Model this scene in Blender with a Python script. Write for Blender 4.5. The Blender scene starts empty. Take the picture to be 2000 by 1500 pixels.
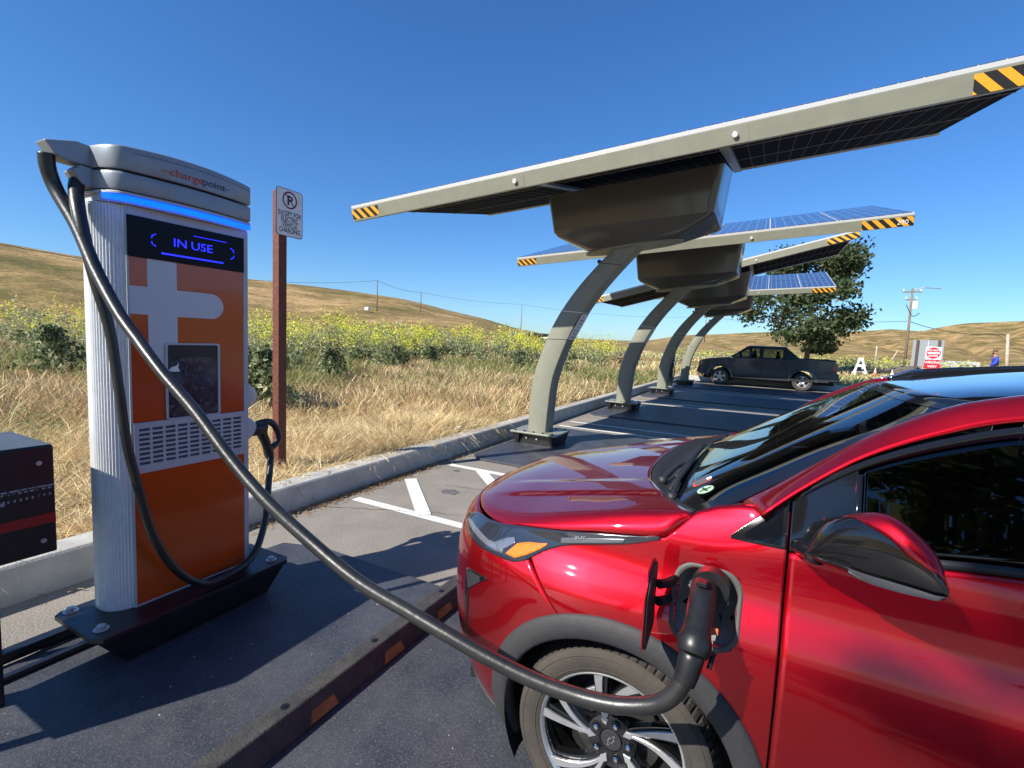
import bpy, bmesh, math, random
import numpy as np
from mathutils import Vector, Matrix
R_ = math.radians
random.seed(7); rng = np.random.default_rng(7)
sc = bpy.context.scene
# ------------------------------------------------------------------ camera, sky, sun, exposure
CO = Vector((0.0, 0.0, 1.5887))
YAW, ROLL = 27.389, .045705
PITCH = math.atan((750 - 662.17) / 950.97)
cy_, sy_ = math.cos(R_(YAW)), math.sin(R_(YAW))
FWD = Vector((-sy_*math.cos(PITCH), cy_*math.cos(PITCH), -math.sin(PITCH)))
RT0 = Vector((cy_, sy_, 0)); UP0 = RT0.cross(FWD)
RT = RT0*math.cos(ROLL) + UP0*math.sin(ROLL)
UP = UP0*math.cos(ROLL) - RT0*math.sin(ROLL)
cam = bpy.data.objects.new('camera', bpy.data.cameras.new('camera')); sc.collection.objects.link(cam)
cam.matrix_world = Matrix(((RT.x, UP.x, -FWD.x, CO.x), (RT.y, UP.y, -FWD.y, CO.y), (RT.z, UP.z, -FWD.z, CO.z), (0, 0, 0, 1)))
cam.data.sensor_width = 36; cam.data.lens = 17.1175; cam.data.clip_start = .02; cam.data.clip_end = 6000
sc.camera = cam
SUN_EL = 37.0; SUN_AZ = 28.5            # shadows run towards azimuth 28.5 deg (clockwise from +Y)
SV = Vector((-math.sin(R_(SUN_AZ))*math.cos(R_(SUN_EL)), -math.cos(R_(SUN_AZ))*math.cos(R_(SUN_EL)), math.sin(R_(SUN_EL))))
w = bpy.data.worlds.new('World'); sc.world = w; w.use_nodes = True
nt = w.node_tree; bg = nt.nodes['Background']
sky = nt.nodes.new('ShaderNodeTexSky'); sky.sky_type = 'NISHITA'; sky.sun_disc = False
sky.sun_elevation = R_(SUN_EL); sky.sun_rotation = R_(180 + SUN_AZ); sky.altitude = 200; sky.air_density = 1.0; sky.dust_density = .25; sky.ozone_density = 3.2
hs = nt.nodes.new('ShaderNodeHueSaturation'); hs.inputs['Saturation'].default_value = 1.2
nt.links.new(sky.outputs[0], hs.inputs['Color'])
def _mul(a, col):
    x = nt.nodes.new('ShaderNodeMixRGB'); x.blend_type = 'MULTIPLY'; x.inputs[0].default_value = 1; x.inputs[2].default_value = (*col, 1); nt.links.new(a, x.inputs[1]); return x.outputs[0]
gm = nt.nodes.new('ShaderNodeGamma'); gm.inputs[1].default_value = .88
nt.links.new(_mul(hs.outputs[0], (.183, .183, .183)), gm.inputs[0]); nt.links.new(_mul(gm.outputs[0], (2.38, 3.36, 4.55)), bg.inputs['Color'])
bg.inputs['Strength'].default_value = .125
sl = bpy.data.lights.new('sun', 'SUN'); sl.energy = 5.0; sl.angle = R_(.53); sl.color = (1, .95, .86)
so = bpy.data.objects.new('sun', sl); sc.collection.objects.link(so)
so.rotation_euler = (-SV).to_track_quat('-Z', 'Y').to_euler(); so.location = (0, 0, 30)
vs = sc.view_settings; vs.view_transform = 'Standard'; vs.look = 'None'; vs.gamma = 1; vs.exposure = .64

# ------------------------------------------------------------------ helpers
def lin(c):
    if isinstance(c, str): c = tuple(int(c[i:i+2], 16)/255 for i in (0, 2, 4))
    return tuple((x/12.92 if x <= .04045 else ((x+.055)/1.055)**2.4) for x in c)
def mat(name, col, rough=.5, metal=0., coat=0., spec=.5, var=0., vscale=8., bump=0., bscale=60., emit=None, es=1., col2=None, attr=None, sheen=0., coat_r=.03, detail=6., ramp=(.35, .65)):
    m = bpy.data.materials.new(name); m.use_nodes = True; n = m.node_tree; b = n.nodes['Principled BSDF']
    c = lin(col) if isinstance(col, str) else col
    b.inputs['Base Color'].default_value = (*c, 1); b.inputs['Roughness'].default_value = rough; b.inputs['Metallic'].default_value = metal
    b.inputs['Coat Weight'].default_value = coat; b.inputs['Coat Roughness'].default_value = coat_r; b.inputs['Specular IOR Level'].default_value = spec
    tc = n.nodes.new('ShaderNodeTexCoord')
    if attr:
        a = n.nodes.new('ShaderNodeAttribute'); a.attribute_name = attr; n.links.new(a.outputs['Color'], b.inputs['Base Color'])
    if var or col2:
        nz = n.nodes.new('ShaderNodeTexNoise'); nz.inputs['Scale'].default_value = vscale; nz.inputs['Detail'].default_value = detail; nz.inputs['Roughness'].default_value = .65
        n.links.new(tc.outputs['Object'], nz.inputs['Vector'])
        rp = n.nodes.new('ShaderNodeValToRGB'); rp.color_ramp.elements[0].position = ramp[0]; rp.color_ramp.elements[1].position = ramp[1]
        c2 = (lin(col2) if isinstance(col2, str) else col2) if col2 else tuple(x*(1-var) for x in c)
        c1 = c if col2 else tuple(min(1, x*(1+var)) for x in c)
        rp.color_ramp.elements[0].color = (*c2, 1); rp.color_ramp.elements[1].color = (*c1, 1)
        n.links.new(nz.outputs['Fac'], rp.inputs['Fac']); n.links.new(rp.outputs['Color'], b.inputs['Base Color'])
    if bump:
        nb = n.nodes.new('ShaderNodeTexNoise'); nb.inputs['Scale'].default_value = bscale; nb.inputs['Detail'].default_value = 4
        bp = n.nodes.new('ShaderNodeBump'); bp.inputs['Strength'].default_value = bump; bp.inputs['Distance'].default_value = .01
        n.links.new(tc.outputs['Object'], nb.inputs['Vector']); n.links.new(nb.outputs['Fac'], bp.inputs['Height']); n.links.new(bp.outputs['Normal'], b.inputs['Normal'])
    if emit is not None:
        e = lin(emit) if isinstance(emit, str) else emit
        b.inputs['Emission Color'].default_value = (*e, 1); b.inputs['Emission Strength'].default_value = es
    return m
def origin(p):
    v = Vector((0, 0, 0))
    while p is not None: v += p.location; p = p.parent
    return v
def mk(name, V, F, m, parent=None, smooth=False, bev=0, seg=2, solid=0, mi=None, soff=-1., autos=None):
    me = bpy.data.meshes.new(name); o0 = origin(parent)
    me.from_pydata([(v[0]-o0.x, v[1]-o0.y, v[2]-o0.z) for v in V], [], [tuple(f) for f in F])
    ms = m if isinstance(m, (list, tuple)) else [m]
    for x in ms: me.materials.append(x)
    if mi is not None: me.polygons.foreach_set('material_index', mi)
    if smooth: me.polygons.foreach_set('use_smooth', [True]*len(me.polygons))
    me.update()
    o = bpy.data.objects.new(name, me); sc.collection.objects.link(o); o.parent = parent
    if autos is not None: me.set_sharp_from_angle(angle=R_(autos))
    if solid:
        s = o.modifiers.new('s', 'SOLIDIFY'); s.thickness = solid; s.offset = soff
    if bev:
        b = o.modifiers.new('b', 'BEVEL'); b.width = bev; b.segments = seg; b.limit_method = 'ANGLE'; b.angle_limit = R_(35)
    return o
def tag(o, label=None, cat=None, group=None, kind=None):
    for k, v in (('label', label), ('category', cat), ('group', group), ('kind', kind)):
        if v: o[k] = v
    return o
def thing(name, loc, label, cat, group=None):
    o = bpy.data.objects.new(name, None); sc.collection.objects.link(o); o.location = loc; o.empty_display_size = .1
    return tag(o, label, cat, group)
class MB:
    def __init__(s): s.V = []; s.F = []; s.M = []
    def add(s, V, F, mi=0):
        k = len(s.V); s.V += [tuple(v) for v in V]; s.F += [tuple(i+k for i in f) for f in F]; s.M += [mi]*len(F); return s
    def box(s, x0, x1, y0, y1, z0, z1, mi=0, X=None):
        V = [(x, y, z) for z in (z0, z1) for y in (y0, y1) for x in (x0, x1)]
        if X is not None: V = [tuple(X @ Vector(v)) for v in V]
        return s.add(V, [(0, 2, 3, 1), (4, 5, 7, 6), (0, 1, 5, 4), (2, 6, 7, 3), (0, 4, 6, 2), (1, 3, 7, 5)], mi)
    def tube(s, pts, r, n=12, mi=0, cap=True, flat=1.):
        P = [Vector(p) for p in pts]; L = len(P); rr = r if isinstance(r, (list, tuple)) else [r]*L
        V = []; F = []; up = None
        for i, p in enumerate(P):
            t = (P[min(i+1, L-1)] - P[max(i-1, 0)]).normalized()
            if up is None:
                up = Vector((0, 0, 1)) if abs(t.z) < .9 else Vector((1, 0, 0))
            a = t.cross(up).normalized(); b = a.cross(t).normalized(); up = b
            for k in range(n):
                th = 2*math.pi*k/n; V.append(p + (a*math.cos(th) + b*math.sin(th)*flat)*rr[i])
        for i in range(L-1):
            for k in range(n):
                F.append((i*n+k, i*n+(k+1) % n, (i+1)*n+(k+1) % n, (i+1)*n+k))
        if cap: F.append(tuple(range(n-1, -1, -1))); F.append(tuple(range((L-1)*n, L*n)))
        return s.add(V, F, mi)
    def cyl(s, a, b, r, n=16, r2=None, mi=0): return s.tube([a, b], [r, r if r2 is None else r2], n, mi)
    def prism(s, poly, d0, d1, f, mi=0):
        """poly 2D outline, extruded from d0 to d1; f(u,v,d)->3D"""
        n = len(poly); V = [f(u, v, d0) for u, v in poly] + [f(u, v, d1) for u, v in poly]
        F = [tuple(range(n-1, -1, -1)), tuple(range(n, 2*n))] + [(i, (i+1) % n, n+(i+1) % n, n+i) for i in range(n)]
        return s.add(V, F, mi)
    def grid(s, G, mi=0):
        a = len(G); b = len(G[0]); V = [p for r in G for p in r]
        return s.add(V, [(i*b+j, i*b+j+1, (i+1)*b+j+1, (i+1)*b+j) for i in range(a-1) for j in range(b-1)], mi)
    def ring(s, c, ax, r, th, n=20, m=6, mi=0):
        c = Vector(c); ax = Vector(ax).normalized(); u = ax.orthogonal().normalized(); v = ax.cross(u)
        V = []; F = []
        for i in range(n):
            a = 2*math.pi*i/n; d = u*math.cos(a)+v*math.sin(a)
            for k in range(m):
                b = 2*math.pi*k/m; V.append(c + d*(r+th*math.cos(b)) + ax*th*math.sin(b))
        for i in range(n):
            for k in range(m): F.append((i*m+k, i*m+(k+1) % m, ((i+1) % n)*m+(k+1) % m, ((i+1) % n)*m+k))
        return s.add(V, F, mi)
    def build(s, name, m, parent=None, **k):
        return mk(name, s.V, s.F, m, parent, mi=s.M if isinstance(m, (list, tuple)) else None, **k)
def spline(P, n):
    """Catmull-Rom through 3D points, n samples per span"""
    P = [Vector(p) for p in P]; out = []
    Q = [P[0]*2-P[1]] + P + [P[-1]*2-P[-2]]
    for i in range(1, len(Q)-2):
        for k in range(n):
            t = k/n; a, b, c, d = Q[i-1:i+3]
            out.append(.5*((2*b) + (c-a)*t + (2*a-5*b+4*c-d)*t*t + (3*b-a-3*c+d)*t**3))
    out.append(P[-1]); return out
def itp(tab):
    """smooth (monotone Hermite) 1-D table interpolation"""
    xs = [t[0] for t in tab]; ys = [t[1] for t in tab]; n = len(xs)
    h = [xs[i+1]-xs[i] for i in range(n-1)]; dl = [(ys[i+1]-ys[i])/h[i] for i in range(n-1)]
    m = [dl[0]] + [0 if dl[i-1]*dl[i] <= 0 else 2*dl[i-1]*dl[i]/(dl[i-1]+dl[i]) for i in range(1, n-1)] + [dl[-1]]
    def f(x):
        if x <= xs[0]: return ys[0]
        if x >= xs[-1]: return ys[-1]
        i = 0
        while x > xs[i+1]: i += 1
        t = (x-xs[i])/h[i]; t2 = t*t; t3 = t2*t
        return ys[i]*(2*t3-3*t2+1) + h[i]*m[i]*(t3-2*t2+t) + ys[i+1]*(3*t2-2*t3) + h[i]*m[i+1]*(t3-t2)
    return f
def sm(x): x = max(0., min(1., x)); return x*x*(3-2*x)
def rrect(u0, u1, v0, v1, r, n=5):
    o = []
    for cx, cy, a in ((u1-r, v1-r, 0), (u0+r, v1-r, 90), (u0+r, v0+r, 180), (u1-r, v0+r, 270)):
        for k in range(n+1): t = R_(a+90*k/n); o.append((cx+r*math.cos(t), cy+r*math.sin(t)))
    return o
def text(name, s, size, m, parent, f, ext=.0008, align='LEFT', sx=1., bold=0.):
    """real lettering: font outline turned into a mesh, f maps (u, v, d) to 3D"""
    cu = bpy.data.curves.new(name, 'FONT'); cu.body = s; cu.size = size; cu.align_x = align; cu.extrude = ext; cu.resolution_u = 3; cu.offset = bold
    cu.space_line = .95
    to = bpy.data.objects.new('tmp', cu); sc.collection.objects.link(to)
    dg = bpy.context.evaluated_depsgraph_get(); me = bpy.data.meshes.new_from_object(to.evaluated_get(dg))
    V = [f(v.co.x*sx, v.co.y, v.co.z) for v in me.vertices]; F = [tuple(p.vertices) for p in me.polygons]
    bpy.data.objects.remove(to); bpy.data.curves.remove(cu); bpy.data.meshes.remove(me)
    return mk(name, V, F, m, parent)
def copy_tree(o, dx, parent=None):
    c = o.copy(); sc.collection.objects.link(c); c.parent = parent
    if parent is None: c.location = Vector(o.location) + Vector(dx)
    for ch in o.children: copy_tree(ch, (0, 0, 0), c)
    return c
PX = lambda u, v, d: (d, u, v)        # facing +X: u along +Y, v up, d = X
# ------------------------------------------------------------------ setting: asphalt, decks' surroundings, kerb, markings, terrain
def groundmat(name, c1, c2, c3, s1, s2, rough, bump, speck=None):
    m = bpy.data.materials.new(name); m.use_nodes = True; n = m.node_tree; b = n.nodes['Principled BSDF']; L = n.links.new
    tc = n.nodes.new('ShaderNodeTexCoord')
    def noise(s, d=5, r=.6):
        z = n.nodes.new('ShaderNodeTexNoise'); z.inputs['Scale'].default_value = s; z.inputs['Detail'].default_value = d; z.inputs['Roughness'].default_value = r
        L(tc.outputs['Object'], z.inputs['Vector']); return z
    A = noise(s1); B = noise(s2, 3, .8)
    r1 = n.nodes.new('ShaderNodeValToRGB'); r1.color_ramp.elements[0].position = .35; r1.color_ramp.elements[1].position = .68
    r1.color_ramp.elements[0].color = (*c1, 1); r1.color_ramp.elements[1].color = (*c2, 1); L(A.outputs['Fac'], r1.inputs['Fac'])
    r2 = n.nodes.new('ShaderNodeValToRGB'); r2.color_ramp.elements[0].position = .52; r2.color_ramp.elements[1].position = .66
    r2.color_ramp.elements[0].color = (0, 0, 0, 1); r2.color_ramp.elements[1].color = (1, 1, 1, 1); L(B.outputs['Fac'], r2.inputs['Fac'])
    mx = n.nodes.new('ShaderNodeMixRGB'); L(r2.outputs['Color'], mx.inputs['Fac']); L(r1.outputs['Color'], mx.inputs['Color1']); mx.inputs['Color2'].default_value = (*c3, 1)
    out = mx
    if speck:
        V = n.nodes.new('ShaderNodeTexVoronoi'); V.inputs['Scale'].default_value = speck[0]; L(tc.outputs['Object'], V.inputs['Vector'])
        r3 = n.nodes.new('ShaderNodeValToRGB'); r3.color_ramp.elements[0].position = speck[1]; r3.color_ramp.elements[1].position = speck[1]*1.4
        r3.color_ramp.elements[0].color = (1, 1, 1, 1); r3.color_ramp.elements[1].color = (0, 0, 0, 1); L(V.outputs['Distance'], r3.inputs['Fac'])
        m2 = n.nodes.new('ShaderNodeMixRGB'); L(r3.outputs['Color'], m2.inputs['Fac']); L(mx.outputs['Color'], m2.inputs['Color1']); m2.inputs['Color2'].default_value = (*speck[2], 1); out = m2
    L(out.outputs['Color'], b.inputs['Base Color']); b.inputs['Roughness'].default_value = rough
    bp = n.nodes.new('ShaderNodeBump'); bp.inputs['Strength'].default_value = bump; bp.inputs['Distance'].default_value = .006
    L(B.outputs['Fac'], bp.inputs['Height']); L(bp.outputs['Normal'], b.inputs['Normal'])
    return m
m_asph = groundmat('asphalt', (.19, .168, .140), (.31, .272, .226), (.46, .42, .36), .9, 105, .92, 1.0, (42, .06, (.50, .47, .42)))
m_deck = groundmat('deck_coating', (.030, .034, .046), (.068, .072, .084), (.118, .120, .124), 3.2, 150, .5, .4, (11, .012, (.45, .43, .38)))
m_paint = mat('road_paint', (.74, .72, .66), .7, col2=(.34, .31, .27), vscale=38, ramp=(.36, .42), bump=.3, bscale=150)
m_conc = mat('concrete', (.46, .44, .39), .9, var=.14, vscale=5, bump=.4, bscale=90)
m_black = mat('black_paint', (.012, .012, .014), .32, var=.25, vscale=12)
m_blackr = mat('black_rubber', (.022, .021, .020), .55, var=.3, vscale=30, bump=.15, bscale=120)
m_steel = mat('galvanised_steel', (.52, .53, .53), .4, metal=.8, var=.15, vscale=30)
m_white = mat('white_plastic', (.78, .78, .76), .45)

a = MB(); a.add([(-3.6, -60, 0), (90, -60, 0), (90, 25.1, 0), (-3.6, 25.1, 0)], [(0, 1, 2, 3)])
tag(a.build('parking_lot', m_asph), kind='structure')
# access road behind the car park, seen past the pickup truck
a = MB(); a.add([(-2, 38.2, .03), (90, 46, .03), (90, 50.5, .03), (-2, 42.4, .03)], [(0, 1, 2, 3)])
tag(a.build('access_road', mat('road_grey', (.17, .165, .155), .9, var=.2, vscale=2)), kind='structure')
# kerbs, cast in lengths with joints
for k, (y0, y1) in enumerate([(-22, -15), (-15, -8), (-8, -1.2), (-1.2, 5.62), (5.63, 11.9), (11.91, 18.2), (18.21, 24.6)]):
    pr = [(-3.80, 0), (-3.575, 0), (-3.583, .17), (-3.588, .205), (-3.60, .219), (-3.62, .225), (-3.78, .225), (-3.80, .21)]
    a = MB(); a.prism(pr, y0, y1-.008, lambda u, v, d: (u, d, v)); tag(a.build('kerb', m_conc, autos=30, smooth=True), kind='structure')
pts = [(-3.69+.55*(1-math.cos(R_(t))), 24.6+.55*math.sin(R_(t))) for t in range(0, 91, 15)] + [(1.2, 25.15), (4.0, 25.15)]
a = MB(); G = []
for i, (x, y) in enumerate(pts):
    j = min(i, len(pts)-2); dx, dy = pts[j+1][0]-pts[j][0], pts[j+1][1]-pts[j][1]; l = math.hypot(dx, dy); nx, ny = dy/l, -dx/l
    G.append([(x+nx*o, y+ny*o, z) for o, z in ((.115, 0), (.107, .17), (.09, .222), (-.09, .225), (-.11, .2), (-.11, 0))])
a.grid(G); tag(a.build('kerb', m_conc, smooth=True, autos=35), kind='structure')
# painted lines
def strip(pts, w=.1, z=.004):
    a = MB(); (x0, y0), (x1, y1) = pts; l = math.hypot(x1-x0, y1-y0); nx, ny = -(y1-y0)/l*w/2, (x1-x0)/l*w/2
    a.add([(x0-nx, y0-ny, z), (x1-nx, y1-ny, z), (x1+nx, y1+ny, z), (x0+nx, y0+ny, z)], [(0, 1, 2, 3)])
    tag(a.build('painted_line', m_paint), kind='structure')
for y in (3.36, 4.93, 8.52, 9.10, 13.42, 13.95, 18.25, 18.8, 21.82): strip([(-3.37, y), (3.4, y)], .1)
strip([(-3.36, 4.16), (-2.56, 3.37)], .13, .008); strip([(-2.9, 4.90), (-1.6, 3.6)], .13, .008); strip([(-1.5, 4.9), (-.2, 3.6)], .13, .008)
m_crack = mat('crack_dark', (.035, .033, .030), .95)
for k, (x0, y0, x1, y1, wd) in enumerate(((-3.5, 3.02, -1.9, 3.75, .0035), (-3.45, 5.4, -2.2, 6.15, .003), (-2.95, 4.2, -1.4, 4.55, .0028), (-3.3, 9.9, -1.8, 9.4, .004))):
    rc_ = random.Random(k); P = []
    for i in range(26):
        t = i/25; P.append((x0+(x1-x0)*t+rc_.uniform(-.022, .022), y0+(y1-y0)*t+rc_.uniform(-.022, .022)))
    V = []
    for i, (x, y) in enumerate(P): w_ = wd*rc_.uniform(.4, 1.3); V += [(x, y-w_, .0042), (x, y+w_, .0042)]
    tag(mk('asphalt_crack', V, [(2*i, 2*i+2, 2*i+3, 2*i+1) for i in range(25)], m_crack), kind='structure')
m_oil = mat('oil_stain', (.10, .092, .08), .55, col2=(.19, .17, .145), vscale=14)
for k, (x, y, r) in enumerate(((-2.75, 4.05, .10), (-3.15, 4.75, .05), (-2.2, 5.9, .13), (-1.9, 3.05, .07))):
    rc_ = random.Random(40+k); V = [(x+r*rc_.uniform(.7, 1.15)*math.cos(a_*.3142), y+r*rc_.uniform(.7, 1.15)*.8*math.sin(a_*.3142), .0036) for a_ in range(20)]
    tag(mk('oil_stain', V, [tuple(range(20))], m_oil), kind='structure')
# terrain: one polar sheet from the lot to the horizon, with the hills on it
HL = [(-73.8, .100), (-67.5, .0915), (-56, .0835), (-49.6, .0795), (-47, .077), (-43, .0715), (-40, .066), (-35, .049), (-31, .036), (-27.6, .0215), (-25, .0135), (-22, .008), (-17, .006), (-12.5, .0085), (-8.3, .022), (-5, .026), (-1.5, .0315), (1, .035), (3.5, .036), (6, .038), (8.5, .0405), (10, .0435), (12, .0415), (13.5, .048), (15, .054), (17, .0565), (19, .059), (21, .066), (24, .068), (30, .075), (40, .07)]
skyf = itp(HL)
def sval(az):
    return skyf(az)
def hnoise(a_, b_):
    return math.sin(a_*1.7+b_*.9)*.5+math.sin(a_*4.1-b_*1.3+1.7)*.3+math.sin(a_*9.3+b_*2.1+.4)*.15
NA, NR = 560, 190
az0, az1 = -175., 95.
V = []; rr = [3.0*(1700/3.0)**(i/(NR-1)) for i in range(NR)]
for i in range(NR):
    r = rr[i]
    for j in range(NA):
        az = az0+(az1-az0)*j/(NA-1); x, y = r*math.sin(R_(az)), r*math.cos(R_(az))
        inlot = (x > -3.69 and y < 25.15)
        base = -.12 if inlot else .17+.03*math.sin(x*1.3)*math.cos(y*1.1)
        t = sm((az+26)/14.)                       # 0 on the near left hill, 1 on the far right range
        Rr = 150*(1-t)+900*t; r0 = 55*(1-t)+330*t
        e = sval(az) if -80 < az < 40 else (.095 if az < 0 else .06)
        H = (CO.z-.17+Rr*e)
        if r <= Rr:
            s = max(0, (r-r0)/(Rr-r0)); k = s**(1.0+.35*t)*(1-.18*t*math.sin(math.pi*s))
            h = H*k
            if t > .3:
                g = abs(math.sin(az*.62+r*.006+.8*math.sin(az*.35)))*.9+abs(math.sin(az*1.9-r*.011+1.2*math.sin(r*.004)))*.45
                h -= s*(1-s)*H*.95*(1-min(1, g))*t
            else: h += s*(1-s)*2.2*hnoise(az*.12, r*.03)
        else: h = H*max(0, 1-((r-Rr)/(Rr*.7))**2)
        # left of the lot the land rolls gently
        z = base + h
        if not inlot and x > 5 and y > 25: z += .2*sm((x-5)/3)
        if not inlot: z += .03*min(14, max(0, -x-8))*sm((az0-az+150)/-60 if False else 1)
        V.append((x, y, z))
F = [(i*NA+j, i*NA+j+1, (i+1)*NA+j+1, (i+1)*NA+j) for i in range(NR-1) for j in range(NA-1)]
m_terr = bpy.data.materials.new('dry_grassland'); m_terr.use_nodes = True; n = m_terr.node_tree; b = n.nodes['Principled BSDF']; L = n.links.new
tc = n.nodes.new('ShaderNodeTexCoord'); b.inputs['Roughness'].default_value = .95; b.inputs['Specular IOR Level'].default_value = .1
def tn(scale, det=8, rg=.65, mp=None):
    z = n.nodes.new('ShaderNodeTexNoise'); z.inputs['Scale'].default_value = scale; z.inputs['Detail'].default_value = det; z.inputs['Roughness'].default_value = rg
    if mp:
        q = n.nodes.new('ShaderNodeMapping'); q.inputs['Scale'].default_value = mp; L(tc.outputs['Object'], q.inputs['Vector']); L(q.outputs[0], z.inputs['Vector'])
    else: L(tc.outputs['Object'], z.inputs['Vector'])
    return z
A = tn(.055); B = tn(.45, 6, .8, (1, 1, 3.5)); Cn = tn(.006, 4)
r1 = n.nodes.new('ShaderNodeValToRGB'); e = r1.color_ramp.elements; e[0].position = .38; e[0].color = (.17, .15, .055, 1); e[1].position = .62; e[1].color = (.55, .37, .19, 1)
k = e.new(.5); k.color = (.33, .235, .105, 1); L(A.outputs['Fac'], r1.inputs['Fac'])
mx = n.nodes.new('ShaderNodeMixRGB'); mx.blend_type = 'MULTIPLY'; mx.inputs['Fac'].default_value = .75; L(r1.outputs[0], mx.inputs['Color1'])
r2 = n.nodes.new('ShaderNodeValToRGB'); r2.color_ramp.elements[0].position = .36; r2.color_ramp.elements[0].color = (.48, .50, .42, 1); r2.color_ramp.elements[1].position = .6; r2.color_ramp.elements[1].color = (1.15, 1.12, 1.05, 1); L(B.outputs['Fac'], r2.inputs['Fac']); L(r2.outputs[0], mx.inputs['Color2'])
# the higher slopes are greener on the near hill
gx = n.nodes.new('ShaderNodeSeparateXYZ'); L(tc.outputs['Object'], gx.inputs[0])
ad = n.nodes.new('ShaderNodeMath'); ad.operation = 'MULTIPLY_ADD'; ad.inputs[1].default_value = .08; L(gx.outputs['Z'], ad.inputs[0]); L(A.outputs['Fac'], ad.inputs[2])
gr = n.nodes.new('ShaderNodeValToRGB'); gr.color_ramp.elements[0].position = 1.15; gr.color_ramp.elements[1].position = 1.8; L(ad.outputs[0], gr.inputs['Fac'])
xm = n.nodes.new('ShaderNodeMath'); xm.operation = 'LESS_THAN'; xm.inputs[1].default_value = -40; L(gx.outputs['X'], xm.inputs[0])
mm = n.nodes.new('ShaderNodeMath'); mm.operation = 'MULTIPLY'; L(gr.outputs[0], mm.inputs[0]); L(xm.outputs[0], mm.inputs[1])
m3 = n.nodes.new('ShaderNodeMixRGB'); L(mm.outputs[0], m3.inputs['Fac']); L(mx.outputs[0], m3.inputs['Color1']); m3.inputs['Color2'].default_value = (.26, .215, .09, 1)
m4 = n.nodes.new('ShaderNodeMixRGB'); m4.blend_type = 'MULTIPLY'; m4.inputs['Fac'].default_value = .8; L(m3.outputs[0], m4.inputs['Color1']); Dn = tn(1.6, 6, .85, (1, 1, 2.5))
r5 = n.nodes.new('ShaderNodeValToRGB'); r5.color_ramp.elements[0].position = .38; r5.color_ramp.elements[0].color = (.36, .36, .32, 1); r5.color_ramp.elements[1].position = .58; r5.color_ramp.elements[1].color = (1.18, 1.15, 1.1, 1); L(Dn.outputs['Fac'], r5.inputs['Fac']); L(r5.outputs[0], m4.inputs['Color2'])
L(m4.outputs[0], b.inputs['Base Color'])
bp = n.nodes.new('ShaderNodeBump'); bp.inputs['Strength'].default_value = .5; bp.inputs['Distance'].default_value = .6; L(B.outputs['Fac'], bp.inputs['Height']); L(bp.outputs[0], b.inputs['Normal'])
tag(mk('terrain', V, F, m_terr, smooth=True), kind='structure')
# ------------------------------------------------------------------ charging station
m_alu = mat('silver_paint', (.74, .75, .75), .38, metal=.12, var=.05, vscale=20)
m_alu2 = mat('silver_shaded', (.46, .47, .47), .45, var=.04)  # darker copy of the silver, shade on the front put into its colour
m_cap = mat('cap_grey', (.27, .30, .33), .38, metal=.2, var=.05, vscale=14)
m_or = mat('orange_gloss', (.50, .072, .009), .16, coat=.25, var=.04, vscale=3)
m_glassb = mat('black_glass', (.005, .006, .009), .07, spec=.3)
m_blue = mat('blue_led', (.01, .05, .5), .4, emit=(.0, .09, .9), es=1.6)
m_seg = mat('blue_led_text', (.01, .02, .4), .4, emit=(.015, .02, .9), es=1.5)
def plan(f0, left, right, n=14, flute=False):
    """plan outline of the station: rounded left end, front at X=f0, slightly rounded right end"""
    P = []
    cx = -2.745; a = cx-f0; a = abs(a)
    cyl = left+.135
    for k in range(61):                       # left end, from front round to back
        t = math.pi*k/60; x = cx+a*math.cos(t)*(1 if abs(math.cos(t)) < 1 else 1); 
        ex = abs(math.cos(t))**.80*(1 if math.cos(t) > 0 else -1); ey = math.sin(t)**.88
        rx = a; ry = .135
        if flute and 3 < k < 34: g = .0028*math.cos(k*math.pi)  
        else: g = 0
        P.append((cx+ex*(rx-g), cyl-ey*(ry-g)))
    P += [(cx-a, right-.03), (cx-a+.008, right-.01), (cx-a+.03, right), (f0-.035, right), (f0-.010, right-.008), (f0, right-.03)]
    return P
st = thing('charging_station', (-2.8, 1.42, .2), 'tall silver and orange charging station with a lit blue strip, its screen reading IN USE', 'charging station')
a = MB(); a.prism(plan(-2.622, 1.085, 1.765, flute=True), .205, 2.112, lambda u, v, d: (u, v, d)); a.build('body', m_alu, st, bev=.001, seg=1)
# dark inner core hides nothing but closes the top gaps
a = MB(); a.prism(plan(-2.645, 1.12, 1.745), 2.112, 2.262, lambda u, v, d: (u, v, d)); a.build('neck', m_black, st)
def capx(y): return -2.585+.058*(1-((y-1.43)/.36)**2)
def capplan(y0=1.085, y1=1.77):
    P = []
    for k in range(25):
        t = k/24; y = y0+.10+(y1-y0-.115)*(1-t); P.append((capx(y), y))
    for k in range(1, 20):
        t = math.pi*k/20; P.append((-2.76+(.175+capx(y0+.1)+2.585)*(abs(math.cos(t))**.8*(1 if math.cos(t) > 0 else -1)), y0+.10-.10*math.sin(t)**.8))
    P += [(-2.93, y1-.03), (-2.91, y1), (-2.615, y1)]
    return P
cp = capplan()
def capmesh(z0, z1, crown=0, bot=True):
    n = len(cp); cxx = sum(p[0] for p in cp)/n; cyy = sum(p[1] for p in cp)/n
    def ringz(z, s, cr=0): return [(cxx+(x-cxx)*s[0], cyy+(y-cyy)*s[1], z+cr*(1-((y-1.43)/.36)**2)) for x, y in cp]
    rings = [ringz(z0, (.97, .99)), ringz(z0+.006, (1, 1)), ringz(z1-.012, (1, 1), crown*.9), ringz(z1-.004, (.985, .995), crown), ringz(z1, (.95, .985), crown)]
    V = [p for r in rings for p in r]; F = [(i*n+j, i*n+(j+1) % n, (i+1)*n+(j+1) % n, (i+1)*n+j) for i in range(4) for j in range(n)]
    F.append(tuple(range(n))); F.append(tuple(range(4*n+n-1, 4*n-1, -1)))
    return V, [f[::-1] for f in F]
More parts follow.
